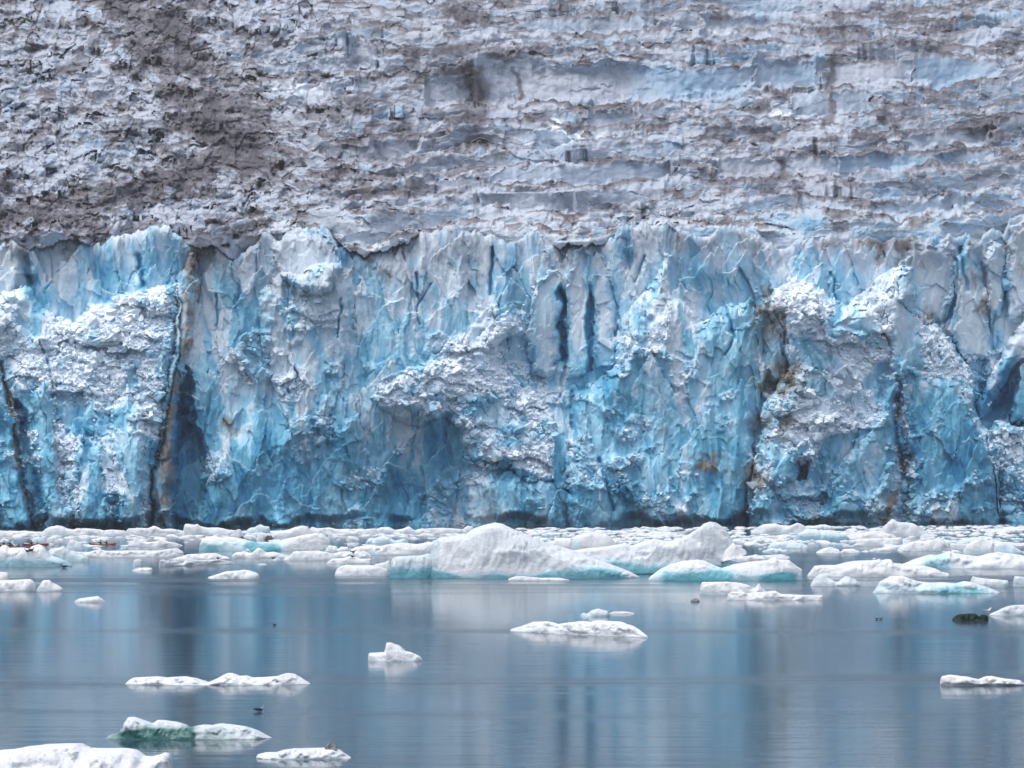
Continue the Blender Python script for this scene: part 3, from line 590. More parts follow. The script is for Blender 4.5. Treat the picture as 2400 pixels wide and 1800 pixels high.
for x, y, rz, s, lab in ((65, 1298, 20, 1.7, 'left of two dark birds on the face of the turquoise left floe'), (74, 1295, 150, 1.6, 'right of two dark birds on the face of the turquoise left floe'),
                         (511, 1313, 30, 1.2, 'dark bird standing on the broken floe with the tilted plate'), (828, 1299, 160, 1.6, 'dark bird standing on the flat grey-white floe'), (826, 1309, 10, 1.4, 'dark bird on the crest of the small peaked floe'),
                         (1970, 1294, 0, 1.3, 'dark bird at the waterline of the small humped floe on the right')):
    make_bird(hit(x, y), R(rz), s, lab, M_BFEA, M_BFEA, M_BFEA, group=WB)
for x, y, rz, s, lab in ((608, 1668, 200, 1.0, 'small bird with pale flank swimming above the bottom pale floe'), (150, 1331, 15, 1.8, 'dark bird swimming beside the grey translucent left floe'), (643, 1466, 0, .7, 'tiny dark bird swimming alone left of centre'),
                         (2055, 1452, 10, .6, 'left of two tiny birds swimming left of the black ice'), (2065, 1452, 190, .6, 'right of two tiny birds swimming left of the black ice'), (640, 1309.5, 0, 1.2, 'dark bird swimming below the knobbed floe')):
    make_bird(hit(x, y), R(rz), s, lab, M_GWING if 'flank' in lab else M_BFEA, M_BFEA, M_BFEA, stand=False, group=WB)
l = hit(776, 1756)
me, org = floe_mesh([(762, 1757), (768, 1748), (775, 1744), (785, 1747), (794, 1757)], 1762, 77, thick=.5)
o = link('grey_ice_lump', me, None, DARK_ICE); o.location = (l.x, l.y, l.z - .06); tag(o, 'grey lump of clear ice resting on the pale floe at the bottom', 'ice chunk')

# ================================================================== GLACIER
SSS = 0.0
def glacier_material():
    t = NT('glacier_ice')
    v = t.coord((1, 1, 1))
    vs = t.coord((1.0, 0.6, 0.5))
    n1 = t.noise(v, 0.35, 6, 0.62)
    n2 = t.noise(vs, 0.9, 5, 0.6); n3 = t.noise(v, 0.55, 6, 0.65)
    blue, dirt, white = t.attr('blue'), t.attr('dirt'), t.attr('white')
    fresh = t.attr('fresh')
    pale = t.mix(fresh, t.mix(t.ramp(n1, .3, .7), C(.30, .345, .42), C(.395, .445, .53)), t.mix(t.ramp(n1, .3, .7), C(.54, .66, .77), C(.65, .755, .835)))
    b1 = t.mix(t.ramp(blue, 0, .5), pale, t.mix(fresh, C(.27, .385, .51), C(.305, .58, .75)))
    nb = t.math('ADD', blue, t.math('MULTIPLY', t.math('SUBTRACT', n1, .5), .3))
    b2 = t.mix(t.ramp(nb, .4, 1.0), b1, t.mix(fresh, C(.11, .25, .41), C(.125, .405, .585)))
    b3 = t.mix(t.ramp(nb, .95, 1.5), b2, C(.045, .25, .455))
    w = t.mix(t.ramp(t.math('ADD', white, t.math('MULTIPLY', t.math('SUBTRACT', n1, .5), .6)), .15, .8), b3, C(.73, .82, .905))
    nd_ = t.math('ADD', dirt, t.math('MULTIPLY', t.math('SUBTRACT', n3, .5), .30))
    d1 = t.mix(t.ramp(nd_, .14, .72), w, t.mix(fresh, C(.155, .158, .186), C(.235, .215, .20)))
    d2 = t.mix(t.ramp(nd_, .75, 1.4), d1, C(.065, .064, .078))
    nb1 = t.bump(t.math('MULTIPLY', t.noise(vs, 1.6, 6, .65), t.math('ADD', t.math('MULTIPLY', fresh, .7), .3)), 0.35, .45)
    nd = t.bsdf(d2, 0.65, .22, nb1)
    if SSS:
        nd.inputs['Subsurface Weight'].default_value = SSS; nd.inputs['Subsurface Radius'].default_value = (.5, .9, 1.2); nd.inputs['Subsurface Scale'].default_value = 1.0
    return t.m

GU0, GU1, GV0, GV1, GS = -330.0, 2730.0, -170.0, 1246.0, 1.7
gu = np.arange(GU0, GU1, GS, dtype=f32); gv = np.arange(GV1, GV0, -GS, dtype=f32)
U, V = np.meshgrid(gu, gv)

FOOT = interp([(-400, 1242), (0, 1240), (1000, 1236), (1500, 1232), (2100, 1228), (2400, 1225), (2800, 1222)], gu)
D0 = (FPX * CAM_H / (FOOT - HZ)).astype(f32)

# crest of the cliff and the ridge crests of the ice fall above it (traced, bottom to top)
K = [(-400, 592), (0, 578), (40, 582), (75, 585), (125, 583), (130, 574), (190, 570), (240, 580), (289, 540), (362, 533), (427, 552), (438, 575), (470, 590), (517, 587), (553, 585), (579, 561), (615, 540), (647, 556), (687, 546), (741, 542), (770, 552), (792, 568), (818, 584), (843, 592), (890, 592), (930, 582), (960, 566), (985, 556), (1050, 553), (1111, 547), (1162, 547), (1209, 552), (1260, 556), (1330, 570), (1364, 574), (1393, 570), (1430, 560), (1473, 543), (1505, 536), (1560, 529), (1600, 538), (1672, 549), (1727, 543), (1781, 547), (1830, 560), (1875, 566), (1900, 574), (1950, 572), (2000, 570), (2060, 565), (2090, 552), (2135, 548), (2165, 568), (2193, 574), (2222, 558), (2240, 580), (2273, 550), (2294, 563), (2323, 554), (2352, 567), (2367, 536), (2400, 514), (2730, 520)]
J = [(-400, 515), (0, 520), (60, 505), (100, 497), (140, 512), (250, 520), (330, 505), (420, 512), (500, 520), (560, 500), (640, 505), (700, 515), (770, 545), (800, 560), (840, 575), (880, 580), (927, 545), (981, 545), (1053, 521), (1115, 514), (1234, 521), (1342, 535), (1420, 535), (1480, 522), (1523, 512), (1600, 514), (1640, 506), (1719, 499), (1781, 503), (1889, 490), (1962, 488), (2052, 503), (2106, 514), (2197, 492), (2269, 495), (2360, 485), (2730, 480)]
I = [(-400, 455), (0, 452), (250, 462), (420, 455), (600, 452), (700, 470), (800, 485), (981, 482), (1125, 485), (1200, 492), (1324, 500), (1415, 488), (1500, 470), (1600, 462), (1640, 456), (1708, 462), (1755, 468), (1788, 448), (1846, 436), (1889, 448), (1980, 465), (2052, 459), (2124, 462), (2197, 462), (2233, 448), (2287, 445), (2341, 432), (2378, 445), (2730, 440)]
H = [(-400, 395), (0, 398), (200, 405), (400, 398), (600, 405), (800, 460), (836, 448), (927, 447), (974, 452), (1053, 450), (1125, 446), (1162, 439), (1270, 439), (1335, 432), (1379, 436), (1469, 423), (1541, 420), (1600, 414), (1708, 416), (1774, 416), (1820, 420), (1879, 412), (1925, 416), (1991, 418), (2034, 401), (2124, 398), (2179, 385), (2251, 387), (2323, 376), (2400, 370), (2730, 360)]
G = [(-400, 340), (0, 345), (250, 348), (500, 345), (700, 380), (800, 410), (900, 412), (1017, 394), (1071, 391), (1125, 394), (1183, 387), (1216, 383), (1361, 383), (1415, 369), (1487, 369), (1541, 373), (1600, 362), (1701, 365), (1719, 356), (1799, 354), (1824, 347), (1889, 362), (1947, 362), (1998, 358), (2063, 347), (2128, 356), (2215, 347), (2237, 336), (2287, 344), (2341, 345), (2400, 330), (2730, 320)]
F_ = [(-400, 292), (0, 298), (250, 296), (500, 298), (700, 335), (800, 368), (872, 380), (974, 360), (1053, 340), (1125, 325), (1200, 345), (1300, 347), (1386, 328), (1415, 324), (1480, 322), (1541, 305), (1600, 318), (1665, 318), (1708, 325), (1763, 307), (1853, 297), (1915, 292), (2052, 311), (2095, 297), (2161, 299), (2215, 297), (2287, 289), (2323, 277), (2374, 270), (2730, 262)]
E = [(-400, 245), (0, 248), (300, 250), (550, 255), (700, 295), (800, 325), (890, 318), (981, 311), (1024, 289), (1075, 275), (1162, 270), (1270, 282), (1400, 297), (1480, 290), (1550, 268), (1600, 262), (1654, 276), (1690, 266), (1777, 273), (1817, 269), (1875, 275), (1933, 275), (2016, 268), (2067, 252), (2099, 272), (2153, 270), (2215, 248), (2287, 248), (2360, 231), (2730, 220)]
D_ = [(-400, 198), (0, 200), (300, 205), (550, 215), (700, 250), (800, 268), (890, 242), (1000, 262), (1075, 252), (1125, 250), (1180, 237), (1223, 240), (1270, 232), (1342, 250), (1386, 252), (1476, 248), (1600, 236), (1672, 230), (1774, 224), (1817, 210), (1871, 213), (1907, 213), (1947, 203), (1983, 197), (2034, 199), (2106, 203), (2197, 206), (2251, 184), (2305, 177), (2367, 177), (2400, 165), (2730, 150)]
Cc = [(-400, 148), (0, 150), (300, 155), (480, 165), (524, 152), (620, 175), (740, 170), (800, 160), (900, 175), (1000, 170), (1089, 145), (1125, 123), (1162, 116), (1234, 119), (1277, 127), (1415, 119), (1487, 127), (1541, 145), (1600, 153), (1672, 153), (1701, 141), (1745, 145), (1774, 122), (1810, 118), (1860, 127), (1925, 121), (1962, 130), (2023, 141), (2106, 145), (2135, 128), (2161, 116), (2215, 118), (2305, 127), (2341, 141), (2360, 150), (2400, 137), (2730, 120)]
B = [(-400, 100), (0, 100), (300, 108), (480, 118), (600, 105), (700, 80), (800, 66), (900, 110), (1000, 118), (1080, 106), (1162, 101), (1194, 96), (1234, 105), (1324, 100), (1415, 103), (1505, 100), (1600, 95), (1672, 105), (1727, 92), (1817, 88), (1835, 100), (1915, 103), (1980, 101), (2070, 94), (2143, 89), (2197, 94), (2229, 100), (2269, 96), (2323, 108), (2400, 105), (2730, 90)]
A = [(-400, 55), (0, 55), (300, 60), (480, 70), (600, 58), (800, 35), (900, 60), (1000, 75), (1100, 78), (1259, 78), (1324, 72), (1393, 76), (1469, 72), (1541, 63), (1600, 68), (1665, 67), (1740, 70), (1830, 55), (1900, 66), (2000, 68), (2120, 66), (2222, 70), (2400, 65), (2730, 55)]
Z0 = [(-400, 15), (0, 18), (300, 22), (600, 20), (800, 5), (1000, 36), (1234, 40), (1306, 36), (1415, 27), (1600, 26), (1800, 22), (2000, 30), (2200, 28), (2400, 25), (2730, 20)]
LINES = [K, J, I, H, G, F_, E, D_, Cc, B, A, Z0]
for k in range(1, 6):
    LINES.append([(p[0], p[1] - 38 * k + 6 * math.sin(p[0] / 170.0 + k)) for p in Z0])

# domain warp of the ridges: ragged, blocky crests
blk = voro(U / 46, V / 60, 301)[2] - .5
blk2 = voro(U / 19, V / 26, 311)[2] - .5
lw = .35 + .65 * ss(1150, 600, U)
warp = 7 * fbm(U / 150, V / 90, 21, 3) + (13 * blk + 6 * blk2) * lw + 3.5 * fbm(U / 16, V / 18, 23, 2)
crests = []; smooth_c = []
prev = None; prev_s = None
for i, L in enumerate(LINES):
    c = interp(L, gu)
    cs = c if prev_s is None else np.minimum(c, prev_s - 14)
    kern = np.ones(61, f32) / 61; cs = np.convolve(np.pad(cs, 30, mode='edge'), kern, mode='valid').astype(f32); smooth_c.append(cs); prev_s = cs
    c = c + 5 * vn(gu / 33, gu * 0 + i, 40) + 3 * vn(gu / 11, gu * 0 + i, 41)
    if prev is not None: c = np.minimum(c, prev - 14)
    crests.append(c); prev = c
Vf = V + warp                                                       # warped row for the ice fall
left = ss(900, 520, U)                                              # chaotic small seracs on the left
Vf = Vf + left * (12 * fbm(U / 60, V / 40, 27, 3) + 14 * (voro(U / 30, V / 26, 29)[2] - .5))
Kc = crests[0] + 22 * fbm(gu / 95, gu * 0, 50, 3) * (.25 + .75 * ss(380, 620, gu)) + 9 * vn(gu / 26, gu * 0, 51) + 4 * vn(gu / 9, gu * 0, 52) + 7 * (voro(gu / 30, gu * 0, 53)[2] - .5)
face_mask = V > Kc[None, :]
band = np.zeros(U.shape, np.int32)                                  # 0 = cliff, k = ridge k
tfrac = np.zeros(U.shape, f32); wall_px = np.ones(U.shape, f32); up_px = np.zeros(U.shape, f32)
lo = np.broadcast_to(crests[0][None, :] + 30, U.shape)
for k in range(1, len(crests)):
    lo_c, hi_c = crests[k - 1][None, :], crests[k][None, :]
    m = (~face_mask) & (Vf <= lo_c if k > 1 else True) & (Vf > hi_c)
    band[m] = k
    hgt = np.broadcast_to(lo_c - hi_c, U.shape)
    wall_px[m] = hgt[m]
    up_px[m] = (Vf - hi_c)[m]                                       # px below the crest
    tfrac[m] = ((lo_c - Vf) / np.maximum(lo_c - hi_c, 4))[m]
m = (~face_mask) & (Vf <= crests[-1][None, :])
band[m] = len(crests); up_px[m] = 40; tfrac[m] = .2
# tall smooth walls of the ice fall (traced): outline, white, blue
PANELS = [([(1130, 165), (1480, 160), (1545, 160), (1520, 232), (1400, 242), (1240, 226), (1150, 236), (1116, 242)], .35, .0), ([(1240, 45), (1420, 36), (1500, 30), (1535, 60), (1400, 82), (1240, 75)], .2, .12),
          ([(1490, 172), (1765, 154), (1768, 205), (1600, 228), (1480, 242)], .1, .34), ([(1768, 152), (1908, 140), (1915, 200), (1772, 210)], .2, .26), ([(1945, 150), (2138, 142), (2138, 195), (1940, 198)], .25, .0),
          ([(2142, 118), (2340, 145), (2350, 168), (2200, 200), (2145, 195)], .15, .26), ([(1872, 216), (2045, 210), (2050, 268), (1870, 272)], .0, .22), ([(1180, 392), (1560, 382), (1580, 428), (1150, 438)], .05, .22),
          ([(1680, 370), (1860, 366), (1960, 375), (1960, 410), (1680, 412)], .3, .0), ([(1962, 375), (2200, 365), (2330, 350), (2300, 384), (1962, 412)], .05, .26), ([(1380, 265), (1490, 256), (1480, 320), (1400, 322)], .35, .05),
          ([(2130, 320), (2330, 305), (2320, 335), (2140, 352)], .15, .12), ([(860, 342), (990, 322), (965, 362), (880, 384)], .3, .0), ([(1010, 418), (1110, 410), (1125, 444), (1020, 448)], .15, .0), ([(1870, 455), (2000, 470), (1992, 494), (1880, 490)], .2, .15),
          ([(2060, 480), (2270, 470), (2262, 498), (2070, 510)], .1, .24), ([(1120, 468), (1330, 465), (1340, 500), (1130, 490)], .3, .0), ([(830, 100), (880, 110), (880, 160), (830, 160)], .3, .05), ([(1660, 60), (1800, 50), (1800, 85), (1660, 95)], .2, .05),
          ([(1000, 190), (1110, 200), (1105, 245), (1010, 255)], .15, .0), ([(2180, 70), (2340, 62), (2340, 92), (2180, 98)], .2, .12), ([(700, 195), (790, 185), (780, 235), (700, 240)], .25, .0), ([(1480, 520), (1560, 505), (1640, 505), (1640, 525), (1500, 535)], .2, .1)]
pan = np.zeros(U.shape, f32); panw = np.zeros(U.shape, f32); panb = np.zeros(U.shape, f32)
for poly, w_, b_ in PANELS:
    xs = [p[0] for p in poly]; ys = [p[1] for p in poly]
    i0, i1 = np.searchsorted(gu, min(xs) - 20), np.searchsorted(gu, max(xs) + 20)
    j0, j1 = int((GV1 - max(ys) - 20) / GS), int((GV1 - min(ys) + 20) / GS) + 1
    sl = (slice(j0, j1), slice(i0, i1))
    r = ss(-9, 7, poly_sd(xs, ys, U[sl] + 16 * fbm(U[sl] / 30, V[sl] / 26, 55, 3), Vf[sl] + 7 * fbm(U[sl] / 18, V[sl] / 18, 57, 2)))
    pan[sl] = np.maximum(pan[sl], r); panw[sl] = np.maximum(panw[sl], r * w_); panb[sl] = np.maximum(panb[sl], r * b_)
# sub-ridges inside every band: more of them on the left
nsub = np.where(left > .45, 2, np.where(vn(U / 240, V / 60, 61) > .25, 2, 1)).astype(f32)
nsub = np.where(pan > .5, 1, nsub)
tt = np.clip(tfrac + (.14 * fbm(U / 45, V / 22, 63, 3) + .22 * (voro(U / 38, V / 30, 65)[2] - .5)) * lw, 0, .999) * nsub
sub = np.floor(tt); tsub = tt - sub
subup = (1 - tsub) * wall_px / nsub                                 # px below the crest of the sub-ridge
# depth of the ice fall
base_d = interp([(0, 0), (60, 90), (200, 250), (550, 620), (800, 950)], np.arange(0, 801, dtype=f32))
def dep_at(v): return np.interp(560 - v, np.arange(0, 801), base_d).astype(f32)
DK = np.zeros(U.shape, f32)
for k in range(1, len(crests) + 1):
    mid = (smooth_c[min(k, len(crests) - 1)] + smooth_c[k - 1]) * .5
    row = dep_at(mid) + 34
    m = band == k
    DK[m] = np.broadcast_to((row + D0 - 900)[None, :], U.shape)[m]
wall_s = np.ones(U.shape, f32) * 30
for k in range(1, len(crests)):
    m = band == k; wall_s[m] = np.broadcast_to((smooth_c[k - 1] - smooth_c[k])[None, :], U.shape)[m]
step_d = np.where(band > 0, wall_s * 1.05, 0)
Dfall = DK + step_d * .75 * (sub / nsub - .4) * (1 - pan)
pm = np.where(band > 0, (900 + Dfall) / FPX, .125).astype(f32)      # metres per photo pixel
rim = np.minimum(subup, up_px)                                      # px below the nearest crest
Dfall = Dfall + tsub * wall_px / nsub * pm * .62                    # walls lean back
Dfall = np.maximum.accumulate(np.where(face_mask, 0, Dfall), axis=0)
Dfall = Dfall + np.exp(-rim / 4.0) * 9.0                            # tops roll away
tilt = .5 + .5 * ss(-.3, .4, vn(U / 160, V / 70, 71))
amp = (.35 + .75 * ss(-.3, .5, fbm(U / 150, V / 50, 95, 2))) * (.55 + .45 * lw)
iu = U + 10 * fbm(U / 40, V / 26, 72, 3); iv = V + 6 * fbm(U / 36, V / 24, 74, 3)
det = 4.5 * fbm(U / 120, V / 70, 73, 3) + amp * (3.2 * facet(iu / 78, iv / 34, 75, 1.2, 1.3) + .5 * facet(iu / 27, iv / 17, 77, 1.2, .9))
chunk = voro(U / 24 + .3 * fbm(U / 15, V / 15, 83, 2), V / 17, 81)
det = det + left * (1.2 * (chunk[0] - .4) + 2.6 * facet(iu / 40, iv / 30, 85, 1.3, .8) )
# vertical ribs on the tall walls
det = det - .8 * ridged(U / 48 + .5 * fbm(U / 40, V / 60, 91, 2), V / 190, 93, 2) * (1 - left)
det = det * (1 - .5 * pan) * .42 * (1 - .45 * left)
Dfall = Dfall + det

# ------------------------------------------------------------------ the cliff: masses standing out of the wall (photo px outlines)
MASS = [
 # name, push (m), softness (px), kind (0 flute, 1 rubble, 2 slab), outline, label
 ('rubble_slope', 15, 34, 1, [(-330, 700), (0, 706), (25, 681), (58, 663), (80, 677), (94, 703), (127, 739), (152, 751), (177, 750), (217, 717), (253, 710), (289, 681), (354, 675), (416, 663), (424, 760), (404, 900), (362, 1100), (340, 1260), (-330, 1260)], 'bright tumbled ice rubble left of the dirty fin'),
 ('ice_buttress', 6, 30, 0, [(-330, 840), (0, 865), (16, 930), (40, 1080), (72, 1260), (-330, 1260)], None),
 ('ice_column', 4, 22, 0, [(74, 930), (96, 885), (122, 896), (132, 1000), (160, 1260), (112, 1260), (92, 1080)], None),
 ('ice_column', 5, 26, 0, [(165, 1060), (190, 1010), (240, 1040), (260, 1120), (270, 1260), (190, 1260), (172, 1160)], None),
 ('ice_column', 5, 26, 0, [(262, 960), (300, 905), (335, 960), (345, 1060), (330, 1260), (285, 1260), (270, 1100)], None),
 ('dirty_fin', 11, 18, 0, [(414, 700), (418, 645), (438, 596), (456, 592), (466, 625), (458, 700), (452, 780), (434, 850), (418, 950), (404, 1080), (398, 1260), (350, 1260), (362, 1100), (384, 950), (404, 850), (414, 760)], 'tall dirt-stained fin of ice'),
 ('hollow', -10, 22, 0, [(432, 850), (462, 890), (452, 960), (486, 1060), (492, 1150), (478, 1190), (440, 1260), (398, 1260), (404, 1080), (418, 950)], None),
 ('hollow', -8, 20, 0, [(22, 930), (66, 960), (78, 1050), (108, 1190), (118, 1260), (74, 1260), (46, 1080)], None),
 ('serac', 6, 20, 2, [(640, 590), (651, 558), (687, 546), (741, 542), (770, 556), (797, 590), (804, 640), (765, 690), (700, 690), (655, 650)], 'smooth pale block on the cliff edge'),
 ('ice_buttress', 4, 45, 0, [(600, 700), (650, 640), (720, 640), (790, 610), (830, 640), (830, 760), (800, 900), (760, 1000), (690, 1020), (640, 900)], None),
 ('hollow', -5, 90, 0, [(560, 1130), (620, 1060), (690, 1020), (740, 1000), (800, 1020), (830, 1080), (850, 1150), (860, 1260), (560, 1260)], None),
 ('hollow', -3.5, 60, 0, [(850, 1200), (900, 1120), (940, 1040), (985, 1000), (1040, 985), (1075, 1020), (1095, 1090), (1110, 1260), (850, 1260)], None),
 ('rubble_slope', 6.5, 36, 1, [(870, 930), (890, 895), (920, 880), (960, 860), (1000, 850), (1040, 830), (1058, 790), (1090, 785), (1110, 800), (1140, 770), (1165, 738), (1190, 733), (1203, 760), (1192, 800), (1185, 850), (1235, 900), (1290, 960), (1306, 1040), (1300, 1120), (1240, 1130), (1180, 1100), (1100, 1090), (1075, 1010), (1040, 972), (980, 1000), (930, 985), (900, 960)], 'bright mound of ice rubble in the middle of the cliff'),
 ('ice_buttress', 5, 40, 0, [(1100, 1110), (1180, 1110), (1300, 1130), (1330, 1260), (1090, 1260)], None),
 ('serac', 6, 18, 2, [(1235, 720), (1259, 659), (1288, 634), (1306, 632), (1318, 656), (1316, 717), (1312, 844), (1288, 890), (1245, 880)], 'bright pointed slab left of the blue slots'),
 ('hollow', -3.2, 8, 0, [(1306, 690), (1316, 660), (1328, 690), (1327, 830), (1318, 850), (1306, 830)], None),
 ('ice_column', 5, 20, 2, [(1328, 690), (1345, 590), (1364, 574), (1385, 590), (1378, 700), (1374, 800), (1372, 880), (1330, 890), (1327, 800)], 'tall blue-grey ice column between two blue slots'),
 ('hollow', -3.2, 9, 0, [(1374, 690), (1383, 662), (1393, 700), (1392, 800), (1396, 866), (1380, 880), (1370, 800)], None),
 ('ice_column', 3, 20, 2, [(1393, 640), (1430, 650), (1445, 720), (1440, 850), (1404, 870), (1391, 800), (1390, 700)], None),
 ('ice_buttress', 9, 44, 0, [(1404, 890), (1445, 850), (1449, 760), (1490, 700), (1545, 645), (1560, 600), (1576, 600), (1572, 680), (1600, 700), (1650, 760), (1700, 720), (1760, 700), (1790, 760), (1790, 900), (1760, 1050), (1740, 1260), (1330, 1260), (1330, 1040), (1344, 930)], 'broad fluted buttress in the right centre of the cliff'),
 ('ice_column', 4, 18, 0, [(1770, 760), (1790, 705), (1812, 700), (1830, 760), (1845, 860), (1832, 960), (1790, 930), (1775, 850)], None),
 ('ice_pinnacle', 24, 46, 1, [(1806, 730), (1812, 674), (1864, 659), (1911, 655), (1925, 681), (1947, 702), (1980, 710), (2034, 702), (2059, 655), (2088, 634), (2135, 630), (2139, 659), (2146, 717), (2168, 768), (2193, 753), (2215, 782), (2262, 844), (2276, 880), (2290, 960), (2335, 1060), (2350, 1260), (1750, 1260), (1760, 1100), (1790, 950), (1850, 860), (1830, 790)], 'tall broken pinnacle of blue ice and rubble on the right'),
 ('hollow', -9, 20, 0, [(1785, 890), (1800, 870), (1822, 890), (1860, 890), (1868, 920), (1850, 935), (1818, 915), (1790, 915)], None),
 ('hollow', -9, 26, 0, [(1762, 1050), (1785, 1060), (1785, 1170), (1765, 1200), (1748, 1180)], None),
 ('serac', 5, 26, 1, [(1806, 690), (1830, 665), (1864, 659), (1925, 690), (1945, 712), (1920, 760), (1880, 780), (1830, 740)], None),
 ('serac', 5, 26, 2, [(1956, 765), (1985, 735), (2034, 704), (2060, 740), (2064, 800), (2010, 790)], None),
 ('serac', 6, 24, 2, [(2072, 700), (2088, 636), (2135, 630), (2140, 680), (2150, 740), (2180, 860), (2100, 890), (2078, 790)], 'pale blue leaning tower at the top of the pinnacle'),
 ('ice_buttress', 7, 40, 0, [(1985, 1060), (2060, 960), (2085, 880), (2100, 868), (2106, 980), (2118, 1060), (2108, 1260), (1900, 1260), (1950, 1130)], None),
 ('ice_buttress', 8, 34, 0, [(2112, 850), (2160, 870), (2250, 900), (2290, 990), (2340, 1120), (2345, 1260), (2130, 1260), (2134, 1100), (2116, 960)], 'deep blue triangular buttress right of a dark crack'),
 ('serac', 5, 18, 2, [(1795, 1130), (1850, 1050), (1900, 1020), (1905, 1060), (1870, 1080), (1856, 1130), (1820, 1140)], None),
 ('hollow', -12, 12, 0, [(1858, 1125), (1872, 1085), (1905, 1066), (1895, 1125)], None),
 ('ice_fin', 8, 24, 2, [(2100, 700), (2118, 620), (2135, 552), (2160, 568), (2195, 576), (2225, 558), (2242, 620), (2237, 700), (2207, 748), (2170, 762), (2150, 735)], 'smooth pale curved ice fin with dirty foot'),
 ('ice_fin', 9, 20, 2, [(2240, 610), (2270, 550), (2296, 566), (2302, 660), (2322, 700), (2310, 850), (2260, 840), (2218, 775), (2240, 720)], None),
 ('ice_fin', 7, 14, 2, [(2318, 560), (2352, 566), (2362, 640), (2347, 720), (2322, 765), (2306, 650)], None),
 ('ice_fin', 8, 22, 2, [(2358, 620), (2367, 536), (2400, 514), (2730, 520), (2730, 800), (2400, 735), (2362, 750)], 'grey fin at the right edge'),
 ('ice_slab', 13, 22, 2, [(2730, 700), (2400, 742), (2360, 800), (2312, 895), (2290, 955), (2303, 985), (2355, 905), (2396, 835), (2730, 790)], 'white leaning slab over a deep blue crevice'),
 ('hollow', -6, 14, 0, [(2303, 988), (2350, 915), (2396, 840), (2384, 900), (2366, 980), (2330, 996)], None),
 ('ice_slab', 11, 16, 2, [(2366, 985), (2386, 905), (2398, 846), (2730, 800), (2730, 1000)], None),
 ('rubble_slope', 15, 30, 1, [(2312, 1010), (2335, 985), (2352, 977), (2372, 990), (2400, 988), (2730, 990), (2730, 1260), (2350, 1260), (2325, 1090)], 'grey and white rubble lump at the right end'),
]
up = np.maximum(FOOT[None, :] - V, 0)
wx = U + 7 * fbm(U / 28, V / 36, 101, 3); wy = V + 7 * fbm(U / 30, V / 30, 103, 3)
wx += 3 * (voro(U / 13, V / 15, 105)[2] - .5); wy += 7 * (voro(U / 14, V / 13, 107)[2] - .5)
Dface = np.broadcast_to(D0[None, :] + 24, U.shape) + up * .125 * .20
Dface = Dface + 6 * fbm(U / 330, V / 420, 111, 2)
kindw = [np.zeros(U.shape, f32) for _ in range(3)]
part_id = np.zeros(U.shape, np.int32)
fi = np.where(face_mask)
hollow = np.zeros(U.shape, f32)
for mi, (nm, push, soft, kind, poly, lab) in enumerate(MASS):
    xs = [p[0] for p in poly]; ys = [p[1] for p in poly]
    i0, i1 = np.searchsorted(gu, min(xs) - 25), np.searchsorted(gu, max(xs) + 25)
    j0, j1 = int((GV1 - max(ys) - 25) / GS), int((GV1 - min(ys) + 25) / GS) + 1
    sl = (slice(max(j0, 0), j1), slice(i0, i1))
    sd = poly_sd(xs, ys, wx[sl], wy[sl])
    r = np.clip(sd / soft, 0, 1); r = 1 - (1 - r) ** 2
    if push > 0: r = np.where(sd > 0, .30 + .70 * r, 0)
    Dface[sl] -= push * r
    if push > 0:
        ins = (sd > 0)
        part_id[sl] = np.where(ins, mi + 1, part_id[sl])
        for q in range(3): kindw[q][sl] = kindw[q][sl] * (1 - ss(0, 14, sd)) + (1.0 if q == kind else 0.0) * ss(0, 14, sd)
    else:
        hollow[sl] = np.maximum(hollow[sl], ss(0, soft * .8, sd) * min(1, abs(push) / 10))
kw_fl = np.clip(1 - kindw[1] - kindw[2], 0, 1); kw_ru = kindw[1]; kw_sl = kindw[2]
# patches of clinging rubble on the fluted ice
patch = ss(.25, .6, fbm(U / 85, V / 62, 121, 3))
rbreak = ss(-.42, .18, fbm(U / 95 - V / 400, V / 75, 123, 4) + .25 * ss(1900, 1700, U) - .10 * ss(980, 1150, V) + .6 * np.exp(-((U - 1880) / 90) ** 2 - ((V - 720) / 60) ** 2))
kw_fl = np.clip(kw_fl + kw_ru * (1 - rbreak), 0, 1); kw_ru = kw_ru * rbreak
kw_ru = np.clip(kw_ru + kw_fl * patch * ss(620, 760, V) * .45, 0, 1)
qx = U + 12 * fbm(U / 60, V / 90, 131, 3) - .10 * (V - 900); qy = V + 14 * fbm(U / 50, V / 50, 133, 3)
FL = -2.8 * ridged(qx / 70, qy / 380, 141, 3) + 1.8 * fbm(qx / 60, qy / 160, 142, 3) + 2.0 * facet(qx / 44, qy / 170, 143, 1.2, .9) + .7 * facet(qx / 18, qy / 64, 145, 1.2, .9) + .22 * facet(qx / 8, qy / 22, 147, 1.1, .7) + .25 * fbm(U / 8, V / 22, 149, 3)
def lumps(sx, sy, seed, dome):
    f1, f2, a, b, c, dx, dy = voro(qx / sx + .25 * fbm(U / sx * 1.3, V / sy * 1.3, seed + 5, 2), qy / sy, seed)
    return -(np.sqrt(np.maximum(0, 1 - (f1 * 1.25) ** 2)) * dome * (.55 + .45 * a) + ((b - .5) * dx * 1.2 + (c * .9 + .35) * dy * 1.3) * dome)
RU = lumps(120, 90, 158, 2.4) + lumps(58, 46, 159, 1.3) + 1.5 * fbm(qx / 90, qy / 75, 150, 3) + 1.4 * facet(qx / 50, qy / 44, 151, 1.1, .8) + .6 * facet(qx / 20, qy / 18, 153, 1.1, .8)
SL = 1.9 * fbm(U / 120, V / 300, 161, 2) + 1.2 * facet(U / 70, V / 140, 163, 1.2, .4) - .9 * ridged(qx / 40, V / 300, 165, 2) + .35 * facet(qx / 14, qy / 30, 167, 1.2, .8)
Dface = Dface + .72 * kw_fl * FL + kw_ru * RU + .8 * kw_sl * SL
